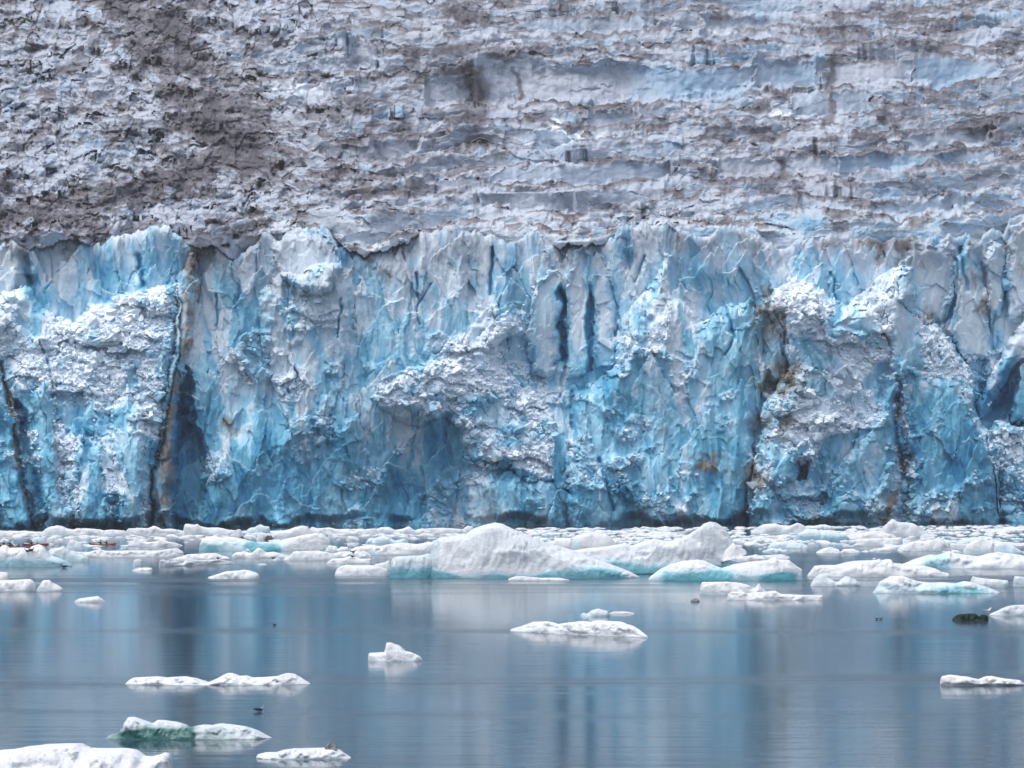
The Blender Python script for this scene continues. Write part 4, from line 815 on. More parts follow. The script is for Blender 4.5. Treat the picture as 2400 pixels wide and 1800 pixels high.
# cracks (polyline, half width px, depth m)
CRACKS = [([(0, 850), (18, 930), (30, 1000), (45, 1080), (62, 1170), (78, 1245)], 6, 9), ([(92, 800), (108, 830), (122, 890), (124, 930)], 3, 5),
          ([(975, 640), (980, 700), (978, 730), (983, 760)], 2.5, 4), ([(1153, 580), (1151, 650), (1150, 690)], 3, 6), ([(1008, 665), (980, 712)], 2, 3),
          ([(2103, 930), (2098, 1000), (2100, 1040), (2112, 1060), (2116, 1110)], 6, 8), ([(1825, 735), (1838, 780), (1840, 830)], 2.5, 4),
          ([(1950, 640), (1958, 700)], 3, 4), ([(2242, 610), (2240, 690), (2225, 740), (2208, 755)], 4, 5), ([(506, 690), (510, 775)], 2.5, 4), ([(800, 700), (792, 790)], 3, 4),
          ([(1404, 1075), (1425, 1140), (1436, 1195)], 4, 4), ([(1340, 920), (1345, 1000), (1352, 1080)], 5, 4), ([(2250, 580), (2262, 640), (2268, 680)], 4, 4), ([(58, 600), (66, 640), (72, 662)], 9, 8), ([(325, 600), (330, 640), (338, 668)], 6, 5), ([(672, 910), (680, 925)], 3, 3), ([(1700, 720), (1722, 790), (1700, 830)], 3, 4), ([(1510, 600), (1490, 660)], 3, 4)]
crk = np.zeros(U.shape, f32)
for pts, w, d in CRACKS:
    xs = [p[0] for p in pts]; ys = [p[1] for p in pts]
    i0, i1 = np.searchsorted(gu, min(xs) - 40), np.searchsorted(gu, max(xs) + 40)
    j0, j1 = max(int((GV1 - max(ys) - 40) / GS), 0), int((GV1 - min(ys) + 40) / GS) + 1
    sl = (slice(j0, j1), slice(i0, i1))
    e = np.exp(-(line_d(pts, U[sl] + 3 * fbm(U[sl] / 20, V[sl] / 22, 171, 2), V[sl]) / w) ** 2)
    Dface[sl] += e * d * .55; crk[sl] = np.maximum(crk[sl], e)
# overlapping pointed flakes: every flake stands out at its own ragged top edge and dies away downwards
prng = np.random.default_rng(42)
def flakes(lst, cur, tone, rimt, seed):
    for q, (x0, y0, w, h, p, tilt, peaky) in enumerate(lst):
        i0, i1 = np.searchsorted(gu, x0 - w - abs(tilt) * h - 2), np.searchsorted(gu, x0 + w + abs(tilt) * h + 2)
        j0, j1 = int((GV1 - y0 - h) / GS), int((GV1 - y0) / GS) + 2
        j0 = max(j0, 0); j1 = min(j1, U.shape[0])
        if i1 - i0 < 3 or j1 - j0 < 3: continue
        sl = (slice(j0, j1), slice(i0, i1))
        yy = fwy[sl] - y0; a = (fwx[sl] - x0 + tilt * yy) / w
        r = prng.uniform(-.7, .7); k = prng.uniform(0, peaky)
        tops = [1.0 * peaky, prng.uniform(.1, .7) * peaky, 0, prng.uniform(.1, .7) * peaky, 1.0 * peaky]
        tops = [min(1.0, v * prng.uniform(.5, 1.1)) for v in tops]; tops[2] = 0
        tp = np.interp(a, [-1, -1 + (1 + r) * .55, r, r + (1 - r) * .45, 1], tops) * h * .62
        t = (yy - tp) / (h - tp)
        ok = (np.abs(a) < 1) & (t >= 0) & (t < 1)
        pl = np.where(a < r, 1 - (r - a) / (1 + r) * prng.uniform(.3, .9), 1 - (a - r) / (1 - r) * prng.uniform(.3, .9))
        pr = np.where(ok, p * pl * (1 - t) ** .85, 0)
        win = pr > cur[sl]
        cur[sl] = np.where(win, pr, cur[sl]); tone[sl] = np.where(win, prng.uniform(-1, 1), tone[sl]); rimt[sl] = np.where(win, t * (h - tp), rimt[sl])
fwx = U + 4 * fbm(U / 16, V / 20, 501, 3); fwy = V + 4 * fbm(U / 14, V / 16, 503, 3)
spur = np.zeros(U.shape, f32); spur_t = np.zeros(U.shape, f32); spur_r = np.full(U.shape, 99, f32)
L_ = []
for q in range(1500):
    x0 = prng.uniform(-320, 2720); y0 = prng.uniform(540, 1200); h_ = prng.uniform(36, 90) + 170 * prng.random() ** 3
    w_ = h_ * prng.uniform(.10, .28); L_.append((x0, y0, w_, h_, w_ * .125 * prng.uniform(.5, 1.2), prng.uniform(-.02, .22), prng.uniform(.5, 1.0)))
flakes(L_, spur, spur_t, spur_r, 1)
Dface = Dface - spur * np.clip(kw_fl + .10 * kw_sl + .15 * kw_ru, 0, 1)
# wave-cut notch at the foot
notch = ss(30, 6, up + 16 * fbm(U / 55, U * 0, 175, 3)) * (.1 + .9 * ss(-.2, .4, fbm(U / 150, U * 0, 177, 3)))
Dface = Dface + 5.5 * notch
rimf = V - Kc[None, :]
Dface = Dface + np.exp(-rimf / 5.0) * 2.0
ser = np.zeros(U.shape, f32); ser_t = np.zeros(U.shape, f32); ser_r = np.full(U.shape, 99, f32)
fwx = U + 3 * fbm(U / 11, V / 13, 505, 3); fwy = V + 3 * fbm(U / 12, V / 10, 507, 3)
L_ = []
for q in range(5200):
    x0 = prng.uniform(-330, 2730); y0 = prng.uniform(-170, 560); lf = float(ss(1000, 480, np.array(x0)))
    if prng.random() > .8 + .2 * lf: continue
    w_ = (8 + 22 * prng.random() ** 1.6) * lf + (10 + 48 * prng.random() ** 2) * (1 - lf); h_ = (w_ * prng.uniform(.9, 2.2)) * lf + (10 + 26 * prng.random()) * (1 - lf)
    jj, ii = int((GV1 - y0) / GS), int((x0 - GU0) / GS); 
    if not (0 <= jj < U.shape[0] and 0 <= ii < U.shape[1]) or pan[jj, ii] > .5: continue
    L_.append((x0, y0, w_, h_, min(max(w_, 8) * .16, h_ * (.095 + .04 * lf)) * prng.uniform(.5, 1.4), prng.uniform(-.5, .4) * (.4 + lf), prng.uniform(.25, .95)))
flakes(L_, ser, ser_t, ser_r, 2)
ser_k = 1 - pan
Dfall = Dfall - ser * ser_k * 1.0 * (1 - .3 * left)
DEPTH = np.where(face_mask, Dface, 900 + Dfall)
DEPTH = np.where(face_mask, DEPTH, np.maximum(DEPTH, D0[None, :] + 34))

# ------------------------------------------------------------------ ice colour maps: blue, dirt with painted shade, crushed white with painted highlights
def blobs(lst):
    o = np.zeros(U.shape, f32)
    for cx, cy, rx, ry, s in lst:
        o = np.maximum(o, s * np.exp(-((wx - cx) / rx) ** 2 - ((wy - cy) / ry) ** 2))
    return o
def strokes(lst):
    o = np.zeros(U.shape, f32)
    for pts, w, s in lst:
        xs = [p[0] for p in pts]; ys = [p[1] for p in pts]
        i0, i1 = np.searchsorted(gu, min(xs) - 3 * w), np.searchsorted(gu, max(xs) + 3 * w)
        j0, j1 = max(int((GV1 - max(ys) - 3 * w) / GS), 0), max(int((GV1 - min(ys) + 3 * w) / GS) + 1, 1)
        sl = (slice(j0, j1), slice(i0, i1))
        o[sl] = np.maximum(o[sl], s * np.exp(-(line_d(pts, wx[sl], wy[sl]) / w) ** 2))
    return o
fcol = facet(qx / 40, qy / 150, 143, 0, 1.0) + facet(qx / 17, qy / 60, 145, 0, .6)
blue_f = .48 * ss(640, 1180, V + 40 * fbm(U / 140, V / 200, 201, 2)) + .22 + .26 * fbm(U / 80, V / 150, 203, 4) + .22 * fcol * (1 - kw_sl * .6)
blue_f += blobs([(415, 1020, 40, 200, .8), (440, 1120, 50, 90, .6), (70, 1120, 50, 130, .7), (60, 1010, 30, 60, .6), (700, 1120, 120, 90, .35), (780, 1060, 60, 60, .45), (1010, 1060, 50, 60, .6), (950, 1120, 40, 90, .5), (1060, 1010, 20, 30, .6), (2160, 1000, 60, 190, .4), (2240, 1060, 70, 150, .45), (2060, 1020, 60, 90, .35), (2345, 920, 60, 70, 1.5), (1880, 1100, 30, 30, .9), (250, 640, 30, 60, .7), (335, 630, 14, 50, .8), (110, 700, 20, 40, .5), (150, 735, 25, 30, .6), (1500, 760, 30, 80, .35), (1580, 1000, 60, 160, .25), (1690, 1000, 50, 150, .3), (2130, 680, 30, 60, .45), (1380, 620, 30, 60, .3), (1440, 680, 30, 60, .45), (1470, 600, 20, 30, .5), (1620, 650, 40, 40, .5), (2010, 770, 60, 40, .35), (200, 1010, 60, 60, .35), (330, 1040, 40, 80, .3), (800, 610, 20, 30, .6), (2260, 620, 10, 40, .5), (1700, 660, 40, 40, .35), (1990, 660, 40, 30, .45)])  # many blobs set deeper blue inside hollows and crack feet
blue_f += (.34 * fbm(qx / 26, qy / 110, 205, 3) + .20 * fbm(qx / 11, qy / 34, 207, 3)) * (1 - .5 * kw_sl)
blue_f += strokes([([(1317, 680), (1318, 840)], 12, 1.15), ([(1383, 680), (1383, 870)], 13, 1.15), ([(2370, 640), (2340, 740)], 8, .5), ([(2300, 950), (2380, 850)], 14, .6), ([(2103, 930), (2116, 1110)], 10, .5), ([(1153, 580), (1150, 690)], 7, .5)])  # bluer along slots and cracks
blue_f = blue_f - .12 * np.exp(-rimf / 50.0) * ss(520, 640, U)
blue_f = blue_f + crk * .5 - .26 * kw_ru - .22 * kw_sl * ss(900, 800, V)  # crack mask also deepens the blue
white_f = .62 * kw_ru * ss(-.5, .3, fbm(U / 70, V / 60, 211, 3) + .15) * ss(1240, 1080, V) + blobs([(230, 790, 160, 110, .5), (1140, 830, 90, 80, .5), (1190, 960, 90, 60, .5), (1230, 1060, 70, 50, .45), (1885, 720, 70, 60, .5), (1990, 900, 60, 130, .5), (1275, 760, 30, 120, .35), (1470, 800, 40, 110, .35), (2330, 880, 20, 60, .5), (1930, 1000, 40, 60, .4), (250, 1130, 60, 40, .4), (1880, 660, 40, 10, .5), (120, 1100, 40, 30, .3), (2120, 640, 20, 14, .5)])
grit = fbm(U / 18, V / 26, 221, 4)
dirt_shade_f = blobs([(480, 600, 60, 34, .75), (520, 620, 60, 40, .35), (1800, 730, 55, 90, .62), (1835, 890, 70, 55, .85), (1800, 1000, 60, 60, .62), (1850, 990, 60, 44, .5), (1770, 1120, 40, 60, .6), (1660, 1090, 50, 45, .66), (1640, 980, 24, 60, .35), (1560, 1010, 20, 40, .3), (1740, 1200, 30, 40, .4), (1750, 1180, 40, 50, .3), (2120, 590, 50, 46, .75), (2185, 735, 40, 22, .7), (2310, 720, 26, 60, .5), (2070, 1180, 30, 60, .38), (530, 1010, 30, 40, .55), (720, 960, 26, 26, .3), (1000, 970, 50, 24, .25), (2370, 1050, 40, 60, .35), (2020, 568, 120, 16, .7), (1950, 590, 60, 20, .3), (160, 585, 30, 30, .6), (40, 590, 50, 60, .5), (560, 560, 60, 24, .75), (700, 560, 60, 14, .1), (900, 640, 50, 20, .25), (1700, 880, 70, 110, .22), (1300, 590, 90, 50, .12), (50, 790, 40, 30, .2), (560, 640, 40, 60, .25), (392, 1060, 20, 160, .2), (1950, 720, 30, 80, .25), (2170, 640, 60, 60, .12), (2390, 600, 40, 90, .35), (1080, 640, 100, 70, .12)])  # weak blob at the fin foot puts its shaded right side into colour
dirt_shade_f += strokes([([(448, 600), (446, 700), (436, 790), (420, 850), (405, 940), (390, 1040), (378, 1240)], 22, .62), ([(416, 700), (404, 850), (384, 950), (364, 1090), (352, 1240)], 7, .4), ([(446, 640), (442, 780), (424, 880)], 5, .5), ([(0, 850), (18, 930), (45, 1080), (78, 1245)], 6, .8), ([(2103, 880), (2100, 1040), (2116, 1110), (2070, 1240)], 8, .65), ([(2055, 690), (2068, 780), (2080, 860)], 12, .45), ([(120, 930), (130, 1040), (140, 1180)], 7, .5), ([(1838, 740), (1842, 830)], 5, .6), ([(730, 640), (715, 700), (712, 780)], 8, .35), ([(800, 545), (850, 590), (910, 640)], 9, .5), ([(855, 590), (830, 640)], 6, .3), ([(2060, 575), (2050, 640)], 12, .6), ([(2270, 570), (2285, 680)], 6, .45)])  # dirt seams; some strokes put the dark of cracks into the colour
dirt_shade_f = dirt_shade_f * (.75 + .6 * grit) + .28 * np.exp(-rimf / 14) * ss(-.2, .4, vn(U / 60, U * 0, 225)) + .06 * ss(.2, .7, fbm(U / 50, V / 90, 227, 3)) * (1 - kw_ru)

# ice fall
mor = np.maximum(np.exp(-(line_d([(300, -60), (345, 40), (395, 130), (440, 215), (520, 290), (565, 335)], U + 40 * fbm(U / 90, V / 70, 224, 3), V) / 95) ** 2) * 1.05, np.exp(-(line_d([(570, 345), (470, 395), (380, 425), (240, 465), (90, 500), (-140, 520)], U, V + 20 * fbm(U / 90, V / 50, 226, 3)) / 42) ** 2) * .95).astype(f32)
moraine_holes = blobs([(100, 20, 140, 26, .4), (130, 200, 100, 50, .2), (0, 350, 60, 24, .7), (650, 240, 80, 50, .3), (560, 530, 70, 34, .8), (20, 545, 120, 30, .7), (200, 540, 100, 24, .4), (620, 60, 120, 40, .25), (250, 330, 60, 30, .3),
                 (1075, 35, 60, 26, 1.1), (1130, 40, 60, 18, .8), (1010, 40, 60, 30, .4), (1110, 110, 60, 18, .7), (1170, 130, 40, 14, 1.0), (1120, 210, 28, 46, .75), (1000, 150, 110, 40, .4), (1100, 270, 36, 24, 1.3), (1040, 340, 90, 30, .5), (900, 400, 150, 40, .35), (1000, 440, 120, 24, .35), (845, 458, 40, 10, 1.2), (930, 440, 50, 10, .6), (800, 500, 60, 40, .3), (1170, 480, 20, 30, .4), (830, 250, 90, 30, .3), (860, 60, 80, 30, .3), (770, 520, 50, 40, .35),  # strongest blob puts the dark of a hole into the colour
                 (1830, 215, 60, 12, .7), (1880, 280, 60, 20, .5), (1690, 300, 60, 20, .45), (1900, 320, 90, 16, .5), (2080, 270, 40, 20, .4), (2250, 300, 90, 20, .35), (2230, 350, 60, 16, .4), (1990, 100, 60, 16, .5), (2200, 105, 50, 16, .45), (1900, 60, 60, 20, .4), (1800, 420, 80, 16, .3), (2050, 475, 70, 14, .35), (1690, 430, 50, 20, .4), (2290, 470, 60, 14, .3), (1680, 30, 70, 20, .3), (2150, 40, 80, 16, .35), (2350, 240, 60, 20, .3)])
streak = strokes([([(1965, 30), (1975, 80)], 8, .7), ([(1968, 100), (1955, 130), (1945, 195)], 8, .55), ([(1950, 210), (1948, 270), (1935, 300)], 6, .8), ([(1826, 360), (1830, 415)], 9, .7), ([(1205, 160), (1225, 225)], 5, .8), ([(1110, 160), (1135, 245)], 14, .8), ([(1085, 150), (1100, 220)], 6, .6), ([(1700, 430), (1690, 470)], 6, .5), ([(2090, 240), (2060, 280)], 6, .5), ([(2110, 60), (2100, 90)], 5, .4)])
rimd = np.exp(-rim / 7.0)
rn = ss(-.75, .15, fbm(U / 130, V / 30, 231, 3))
drip = ss(.35, .8, ridged(U / 9, V / 120, 233, 2)) * np.exp(-rim / 22.0) * ss(.0, .5, vn(U / 70, V / 50, 235))
cellr = facet(iu / 78, iv / 34, 75, 0, 1.0) + .7 * facet(iu / 27, iv / 17, 77, 0, 1.0) + left * .5 * facet(iu / 40, iv / 30, 85, 0, 1.0)
celld = facet(iu / 64 + 9, iv / 22 + 5, 76, 0, 1.0) + .6 * facet(iu / 24, iv / 13, 78, 0, 1.0)
thick = ss(.05, .55, celld) * (.35 + .65 * np.exp(-rim / 16.0))
moraine_holes = np.maximum(moraine_holes, mor)
dirt_i = 1.12 * rimd * rn + .72 * thick * (1 - pan) * (1 - .6 * left) + .22 * drip + 1.2 * moraine_holes * (.72 + .30 * fbm(U / 70, V / 45, 222, 3) + .22 * grit) + streak + .10 - .06 * left - .16 * ss(400, 500, V) * ss(560, 760, U) + .14 * fbm(U / 60, V / 40, 237, 3) + .13 * cellr * (1 + left) * (1 - pan)
blue_i = .03 + .18 * fbm(U / 130, V / 50, 241, 2) + .26 * cellr + .10 * ss(1100, 1700, U) - .12 * rimd
blue_i = blue_i * (1 - pan) + .75 * panb + .03 * pan
blue_i += blobs([(1540, 165, 60, 20, .5), (1620, 190, 90, 36, .35), (1880, 170, 60, 30, .3), (1890, 526, 45, 18, .7), (2220, 170, 90, 40, .3), (2180, 225, 90, 20, .35), (2220, 525, 40, 14, .5), (1920, 130, 30, 8, .7), (1735, 130, 50, 14, .5), (1180, 290, 40, 20, .5), (390, 540, 30, 20, .5), (230, 340, 60, 40, .35), (2080, 450, 40, 14, .4), (1300, 60, 60, 16, .2), (2150, 380, 100, 16, .3), (1500, 30, 40, 10, .4), (1960, 380, 60, 16, .25)])
blue_i = blue_i * (1 - .6 * ss(.3, .8, dirt_i)) * (1 - .5 * left)
white_i = .45 * panw + .25 * (1 - pan) * ss(.3, .8, fbm(U / 35, V / 14, 243, 3)) + blobs([(1320, 320, 80, 20, .7), (1300, 290, 16, 24, .9), (1850, 272, 50, 8, .8), (700, 210, 60, 24, .5), (2330, 260, 40, 16, .6), (2030, 325, 50, 10, .5), (2270, 345, 40, 14, .4), (1700, 80, 60, 8, .3), (760, 160, 50, 20, .4)])
sm = ser_k * (ser > .2)
dirt_i = dirt_i + sm * (.36 * ser_t * (.8 + .3 * left) + .45 * np.exp(-ser_r / 3.5) * ss(-.6, .4, ser_t + .5 * vn(U / 40, V / 20, 251)) - .08)
blue_i = blue_i - .14 * sm * ser_t + .16 * sm * np.sin(ser_t * 9)
blue_f = blue_f + (spur > .2) * (.26 * spur_t - .16 * np.exp(-spur_r / 10.0)) * kw_fl
white_f = white_f * ss(0, 120, rimf)
white_f = white_f + (spur > .2) * ss(0, 120, rimf) * .45 * np.exp(-spur_r / 7.0) * kw_fl * ss(-.3, .6, spur_t)  # upper flake edges whitened as painted highlights
blue = np.where(face_mask, blue_f, blue_i); dirt = np.where(face_mask, dirt_shade_f, dirt_i); white = np.where(face_mask, white_f, white_i)

# ------------------------------------------------------------------ build: one thing, its masses and ridges as parts
fresh_a = face_mask * np.maximum(.32, ss(0, 130, rimf + 60 * fbm(U / 70, V / 60, 261, 3))) * np.ones(U.shape, f32)
for mi, mm in enumerate(MASS):
    if mm[0] in ('ice_pinnacle', 'rubble_slope', 'ice_slab') or (mm[0] in ('serac', 'ice_column') and mi > 10): fresh_a = np.where(part_id == mi + 1, np.maximum(fresh_a, .95), fresh_a)
fresh_a = np.where(face_mask, np.maximum(fresh_a, .6 * ss(560, 420, U)), .3 * ss(455, 540, V) * ss(520, 700, U)).astype(f32)
X = (U - CX) / FPX * DEPTH; Zw = CAM_H + (HZ - V) / FPX * DEPTH
P = np.stack([X, DEPTH, Zw], -1).reshape(-1, 3)
nr, nc = U.shape
pid = np.where(face_mask, part_id, 1000 + band).astype(np.int32)
idx = np.arange(nr * nc, dtype=np.int32).reshape(nr, nc)
quads = np.stack([idx[:-1, :-1], idx[:-1, 1:], idx[1:, 1:], idx[1:, :-1]], -1).reshape(-1, 4)
qid = pid[:-1, :-1].ravel()
GMAT = glacier_material()
base_pt = Vector((0, float(D0[len(gu) // 2]), 0))
glacier = tag(empty('glacier', base_pt), 'huge blue and white glacier with a jagged calving cliff and dirt-streaked ice fall above', 'glacier')
for q in np.unique(qid):
    sel = quads[qid == q]
    used, inv = np.unique(sel, return_inverse=True)
    if len(sel) < 200: continue
    lab = None
    if q == 0: nm = 'ice_wall'
    elif q < 1000: nm = MASS[q - 1][0]; lab = MASS[q - 1][5]
    else: nm = 'ice_ridge'
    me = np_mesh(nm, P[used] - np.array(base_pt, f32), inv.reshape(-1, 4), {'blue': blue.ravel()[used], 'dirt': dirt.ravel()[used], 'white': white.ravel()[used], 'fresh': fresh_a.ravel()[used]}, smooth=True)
    o = link(nm, me, glacier, GMAT)
    if lab: o['label'] = lab

# ------------------------------------------------------------------ broken blocks: real pieces of ice standing on the sheet
import bmesh
def tri_mesh(name, co, tris, attrs=None, smooth=False):
    me = bpy.data.meshes.new(name); nv, nq = len(co), len(tris)
    me.vertices.add(nv); me.vertices.foreach_set('co', np.ascontiguousarray(co, f32).ravel())
    me.loops.add(nq * 3); me.loops.foreach_set('vertex_index', np.ascontiguousarray(tris, np.int32).ravel())
    me.polygons.add(nq); me.polygons.foreach_set('loop_start', np.arange(0, nq * 3, 3, dtype=np.int32)); me.polygons.foreach_set('use_smooth', np.full(nq, smooth, bool))
    me.update(calc_edges=True)
    for k, v in (attrs or {}).items():
        a = me.attributes.new(k, 'FLOAT', 'POINT'); a.data.foreach_set('value', np.ascontiguousarray(v, f32).ravel())
    return me
def hull(pts, cuts=0, noise=0.0, seed=0, freq=2.2):
    bm = bmesh.new()
    for p in pts: bm.verts.new(p)
    r = bmesh.ops.convex_hull(bm, input=bm.verts)
    bmesh.ops.delete(bm, geom=[e for e in r['geom_interior'] if isinstance(e, bmesh.types.BMVert)], context='VERTS')
    bmesh.ops.triangulate(bm, faces=bm.faces)
    if cuts:
        bmesh.ops.subdivide_edges(bm, edges=bm.edges, cuts=cuts, use_grid_fill=True); bmesh.ops.triangulate(bm, faces=bm.faces)
    bm.normal_update()
    co = np.array([v.co for v in bm.verts], f32); no = np.array([v.normal for v in bm.verts], f32)
    tr = np.array([[v.index for v in f.verts] for f in bm.faces], np.int32) if not bm.verts.index_update() else None
    bm.free()
    if noise:
        d = noise * (fbm(co[:, 0] * freq + co[:, 1] * 1.3 + seed, co[:, 2] * freq + co[:, 1] * .9, seed, 3) + 1.1 * facet(co[:, 0] * freq * 1.1 + co[:, 1], co[:, 2] * freq * 1.1 - co[:, 1], seed + 5, .6, .8))
        co = co + no * d[:, None]
    return co, tr
def proto_chunk(cuts, noise, seed):
    n = 15; p = prng.normal(size=(n, 3)); p /= np.abs(p).max(1)[:, None] ** .55 * np.linalg.norm(p, axis=1)[:, None] ** .45
    return hull(p * prng.uniform(.75, 1.0, (n, 1)) * .5, cuts, noise, seed)
def proto_shard(seed):
    pts = []
    for z, r, yo in ((-.5, 1.0, .75), (-.1, prng.uniform(.85, 1.1), .1), (.2, prng.uniform(.55, .85), 0)):
        for q in range(5):
            a = (q + prng.uniform(-.35, .35)) * 2 * math.pi / 5; pts.append((r * .5 * math.cos(a), r * .5 * math.sin(a) + yo, z + prng.uniform(-.05, .05)))
    tx = prng.uniform(-.25, .25)
    pts += [(tx, prng.uniform(-.1, .2), .5), (tx + prng.uniform(-.18, .18), prng.uniform(-.1, .2), prng.uniform(.36, .48))]
    return hull(pts, 3, .07, seed, 2.4)
CH_S = [proto_chunk(0, 0, i) for i in range(26)]; CH_L = [proto_chunk(2, .05, i) for i in range(26)]
SHARD = [proto_shard(200 + i) for i in range(30)]
def rot(yaw, pitch, roll):
    cy, sy, cp, sp, cr, sr = math.cos(yaw), math.sin(yaw), math.cos(pitch), math.sin(pitch), math.cos(roll), math.sin(roll)
    return (np.array([[cy, -sy, 0], [sy, cy, 0], [0, 0, 1]]) @ np.array([[1, 0, 0], [0, cp, -sp], [0, sp, cp]]) @ np.array([[cr, 0, sr], [0, 1, 0], [-sr, 0, cr]])).astype(f32)
def ij(px, py):
    return np.clip(((GV1 - py) / GS).astype(int), 0, nr - 1), np.clip(((px - GU0) / GS).astype(int), 0, nc - 1)
def world_pt(px, py, push=0.0):
    j, i = ij(np.array(px), np.array(py)); d = float(DEPTH[j, i]) - push
    return np.array([(px - CX) / FPX * d, d, CAM_H + (HZ - py) / FPX * d], f32), d
class Pile:
    def __init__(s): s.items = []
    def add(s, proto, loc, scale, R_, db=0.0, dd=0.0, dw=0.0, top=0.0):
        co, tr = proto
        sc_ = co * np.array(scale, f32)
        w = sc_ @ R_.T + loc
        px = CX + w[:, 0] / w[:, 1] * FPX; py = HZ - (w[:, 2] - CAM_H) / w[:, 1] * FPX
        j, i = ij(px, py)
        j0, i0 = ij(np.array([px.mean()]), np.array([py.max() * .35 + py.mean() * .65]))
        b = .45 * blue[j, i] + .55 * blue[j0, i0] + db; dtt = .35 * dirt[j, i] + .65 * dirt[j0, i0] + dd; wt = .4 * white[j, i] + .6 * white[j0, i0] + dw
        if top: dtt = dtt + top * ss(.18, .42, co[:, 2])
        fr = np.full(len(co), float(fresh_a[j0[0], i0[0]]), f32)
        s.items.append((w, tr, b, dtt, wt, float((px.max() - px.min()) * (py.max() - py.min())), fr))
    def build(s, name, n_parts, stuff_name, label=None):
        order = sorted(range(len(s.items)), key=lambda k: -s.items[k][5])
        org = np.array(base_pt, f32)
        for k in order[:n_parts]:
            w, tr, b, dtt, wt, _, fr = s.items[k]
            c = w.mean(0); o = link(name, tri_mesh(name, w - c, tr, {'blue': b, 'dirt': dtt, 'white': wt, 'fresh': fr}), glacier, GMAT); o.location = (c - org).tolist()
        rest = [s.items[k] for k in order[n_parts:]]
        if rest:
            off = 0; T_ = []
            for it in rest: T_.append(it[1] + off); off += len(it[0])
            cat = lambda q: np.concatenate([it[q] for it in rest])
            o = link(stuff_name, tri_mesh(stuff_name, cat(0) - org, np.concatenate(T_), {'blue': cat(2), 'dirt': cat(3), 'white': cat(4), 'fresh': cat(6)}), glacier, GMAT)
            o['kind'] = 'stuff'
            if label: o['label'] = label
U_ = prng.uniform
# rubble on the cliff
rub = Pile()
prob = np.clip(kw_ru, 0, 1) * face_mask * (V < 1238)
cum = np.cumsum(prob.ravel().astype(np.float64)); cum /= cum[-1]
NR = 11000
pick = np.searchsorted(cum, prng.random(NR))
big = fbm(U / 60, V / 50, 401, 3)
for q, k in enumerate(pick):
    j, i = divmod(int(k), nc); px, py = float(U[j, i]), float(V[j, i])
    s_px = 5 + 9 * prng.random() ** 2 + (22 * prng.random() ** 2 if (big[j, i] > .1 and prng.random() < .32) else 0)
    s_ = s_px * DEPTH[j, i] / FPX
    loc, d = world_pt(px, py, s_ * U_(.05, .40))
    pr = CH_L[q % 26] if s_px > 13 else CH_S[q % 26]
    rub.add(pr, loc, (s_ * U_(.8, 1.4), s_ * U_(.8, 1.2), s_ * U_(.6, 1.1)), rot(U_(0, 6.3), U_(-.5, .5), U_(-.6, .6)), U_(-.10, .22) - (.05 if s_px < 14 else -.12), U_(-.12, .06), U_(-.2, .4) + (.15 if s_px < 12 else -.2))
rub.build('ice_block', 40, 'ice_rubble', 'broken ice rubble heaped on ledges of the cliff')
# leaning spires and blades of the cliff
sh = Pile()
wfl = (kw_fl * (1 - np.clip(kw_ru, 0, 1)) + .12 * kw_sl) * face_mask * (hollow < .3)
cum = np.cumsum((wfl * (.45 + .55 * ss(560, 760, V)) * ss(1240, 1150, V)).ravel().astype(np.float64)); cum /= cum[-1]
spots = []
for x in np.arange(-300, 2720, 11.0):                               # ragged crest
    if prng.random() < 0 and not 395 < x < 480:
        kx = float(np.interp(x, gu, Kc)); hp = 18 + 140 * prng.random() ** 2.6
        spots.append((x + U_(-6, 6), kx + hp * U_(.30, .50), hp, max(8, hp * U_(.22, .62)), 1))
for pts in ([(1812, 680), (1864, 668), (1911, 665), (1980, 718), (2034, 712), (2059, 665), (2088, 648), (2135, 645), (2150, 720), (2193, 765), (2262, 860), (2285, 930)], [(1445, 850), (1449, 770), (1490, 712), (1545, 660), (1565, 610)], [(1240, 720), (1262, 670), (1288, 645), (1306, 640)], [(30, 690), (75, 690), (120, 740)], [(640, 600), (690, 560), (740, 555), (800, 600)], [(1590, 700), (1650, 760), (1700, 725), (1780, 720)], [(880, 905), (1000, 860), (1060, 795), (1180, 740)]):
    L = sum(math.dist(a, b) for a, b in zip(pts[:-1], pts[1:]))
    for q in range(int(L / 24)):
        t_ = U_(0, L)
        for a, b in zip(pts[:-1], pts[1:]):
            l_ = math.dist(a, b)
            if t_ <= l_: break
            t_ -= l_
        x, y = a[0] + (b[0] - a[0]) * t_ / l_, a[1] + (b[1] - a[1]) * t_ / l_; hp = 16 + 26 * prng.random() ** 2
        spots.append((x, y + hp * U_(.30, .5), hp, hp * U_(.25, .5), 2))
for q, (px, py, hp, wp, kd) in enumerate(spots):
    j, i = ij(np.array(px), np.array(py)); m_ = float(DEPTH[j, i]) / FPX
    loc, d = world_pt(px, py, wp * m_ * U_(-.05, .22))
    sh.add(SHARD[q % 30], loc, (wp * m_, wp * m_ * U_(.7, 1.1), hp * m_), rot(U_(-.9, .9), U_(-.26, -.04), .10 + U_(-.12, .14)), U_(-.10, .16) - (.12 if kd else 0), U_(-.1, .05), U_(-.15, .12) + (.15 if kd == 2 else 0))
sh.build('ice_spire', 90, 'ice_spires', 'small leaning spires and blades of ice on the cliff')
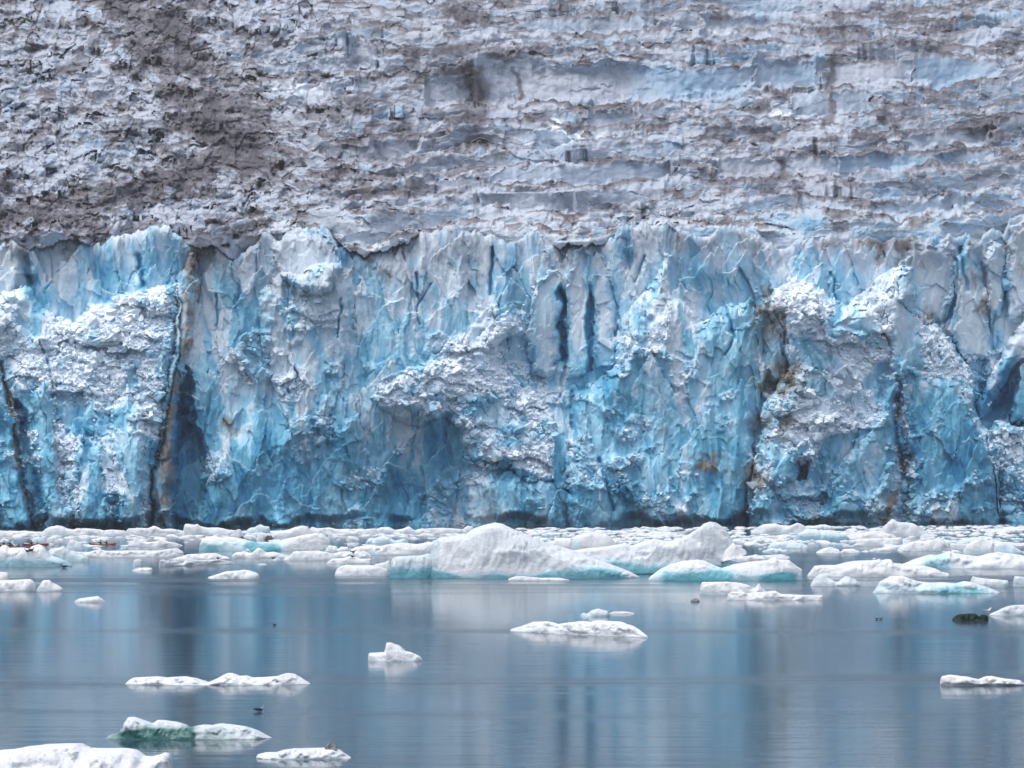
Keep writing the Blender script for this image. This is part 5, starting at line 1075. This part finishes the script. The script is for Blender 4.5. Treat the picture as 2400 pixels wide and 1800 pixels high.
# blocks of the ice fall
se = Pile()
wfall = (~face_mask) * (1 - .93 * pan) * (V > -165) * (.35 + .65 * np.exp(-rim / 12.0)) * (1 + .5 * left)
cum = np.cumsum(wfall.ravel().astype(np.float64)); cum /= cum[-1]
for q, k in enumerate(np.searchsorted(cum, prng.random(700))):
    j, i = divmod(int(k), nc); px, py = float(U[j, i]), float(V[j, i]); lf = float(left[j, i]); m_ = float(DEPTH[j, i]) / FPX
    wp = (6 + 16 * prng.random() ** 2) * lf + (7 + 20 * prng.random() ** 3) * (1 - lf)
    hp = wp * U_(.5, 1.1)
    loc, d = world_pt(px, py, wp * m_ * U_(-.1, .15))
    big_tilt = .7
    pr = CH_L[q % 26]
    se.add(pr, loc, (wp * m_, wp * m_ * U_(.5, 1.0), hp * m_), rot(U_(-.6, .6) * (1 + lf), U_(-.35, .1), U_(-big_tilt, big_tilt) - .03), U_(-.12, .16), U_(-.22, .16), U_(-.15, .18), U_(.0, .6))
se.build('ice_serac', 95, 'serac_field', 'crowded broken seracs covering the ice fall')

# ------------------------------------------------------------------ thin damp air over the inlet
hv = [(x, y, z) for z in (-8, 420) for y in (-120, 2720) for x in (-2620, 2620)]
hme = bpy.data.meshes.new('haze'); hme.from_pydata(hv, [], [(0, 2, 3, 1), (4, 5, 7, 6), (0, 1, 5, 4), (2, 6, 7, 3), (0, 4, 6, 2), (1, 3, 7, 5)]); hme.update()
ht = NT('damp_air'); hvol = ht.n('ShaderNodeVolumePrincipled')
hvol.inputs['Color'].default_value = (.84, .89, .96, 1); hvol.inputs['Density'].default_value = .00006; hvol.inputs['Anisotropy'].default_value = .2
ht.l(hvol.outputs[0], ht.out.inputs['Volume'])
tag(link('haze', hme, None, ht.m), kind='stuff')

# ================================================================== LIGHT
world = bpy.data.worlds.new('World'); scene.world = world; world.use_nodes = True
wt = world.node_tree
bg = wt.nodes['Background']
sky = wt.nodes.new('ShaderNodeTexSky'); sky.sky_type = 'NISHITA'; sky.sun_disc = False
SUN_EL, SUN_AZ = math.radians(70), math.radians(-125)      # azimuth from +Y (away from the camera) towards +X
sky.sun_elevation = SUN_EL; sky.sun_rotation = SUN_AZ
sky.air_density = 1.0; sky.dust_density = 6.0; sky.ozone_density = 1.0; sky.altitude = 0
hsv = wt.nodes.new('ShaderNodeHueSaturation'); hsv.inputs['Saturation'].default_value = 0.7
wt.links.new(sky.outputs[0], hsv.inputs['Color']); wt.links.new(hsv.outputs[0], bg.inputs[0])
bg.inputs[1].default_value = 0.15
sun = bpy.data.lights.new('sun', 'SUN'); sun.energy = 0.55; sun.angle = math.radians(60); sun.color = (1.0, .97, .94)
suno = bpy.data.objects.new('sun', sun); COL.objects.link(suno)
d = Vector((math.sin(SUN_AZ) * math.cos(SUN_EL), math.cos(SUN_AZ) * math.cos(SUN_EL), math.sin(SUN_EL)))
suno.rotation_euler = d.to_track_quat('Z', 'Y').to_euler(); suno.location = (0, 300, 300)
scene.view_settings.view_transform = 'Standard'; scene.view_settings.look = 'None'; scene.view_settings.gamma = 1.0
scene.view_settings.exposure = 0.6
scene.render.engine = 'CYCLES'
scene.cycles.diffuse_bounces = 6; scene.cycles.max_bounces = 10; scene.cycles.use_denoising = True
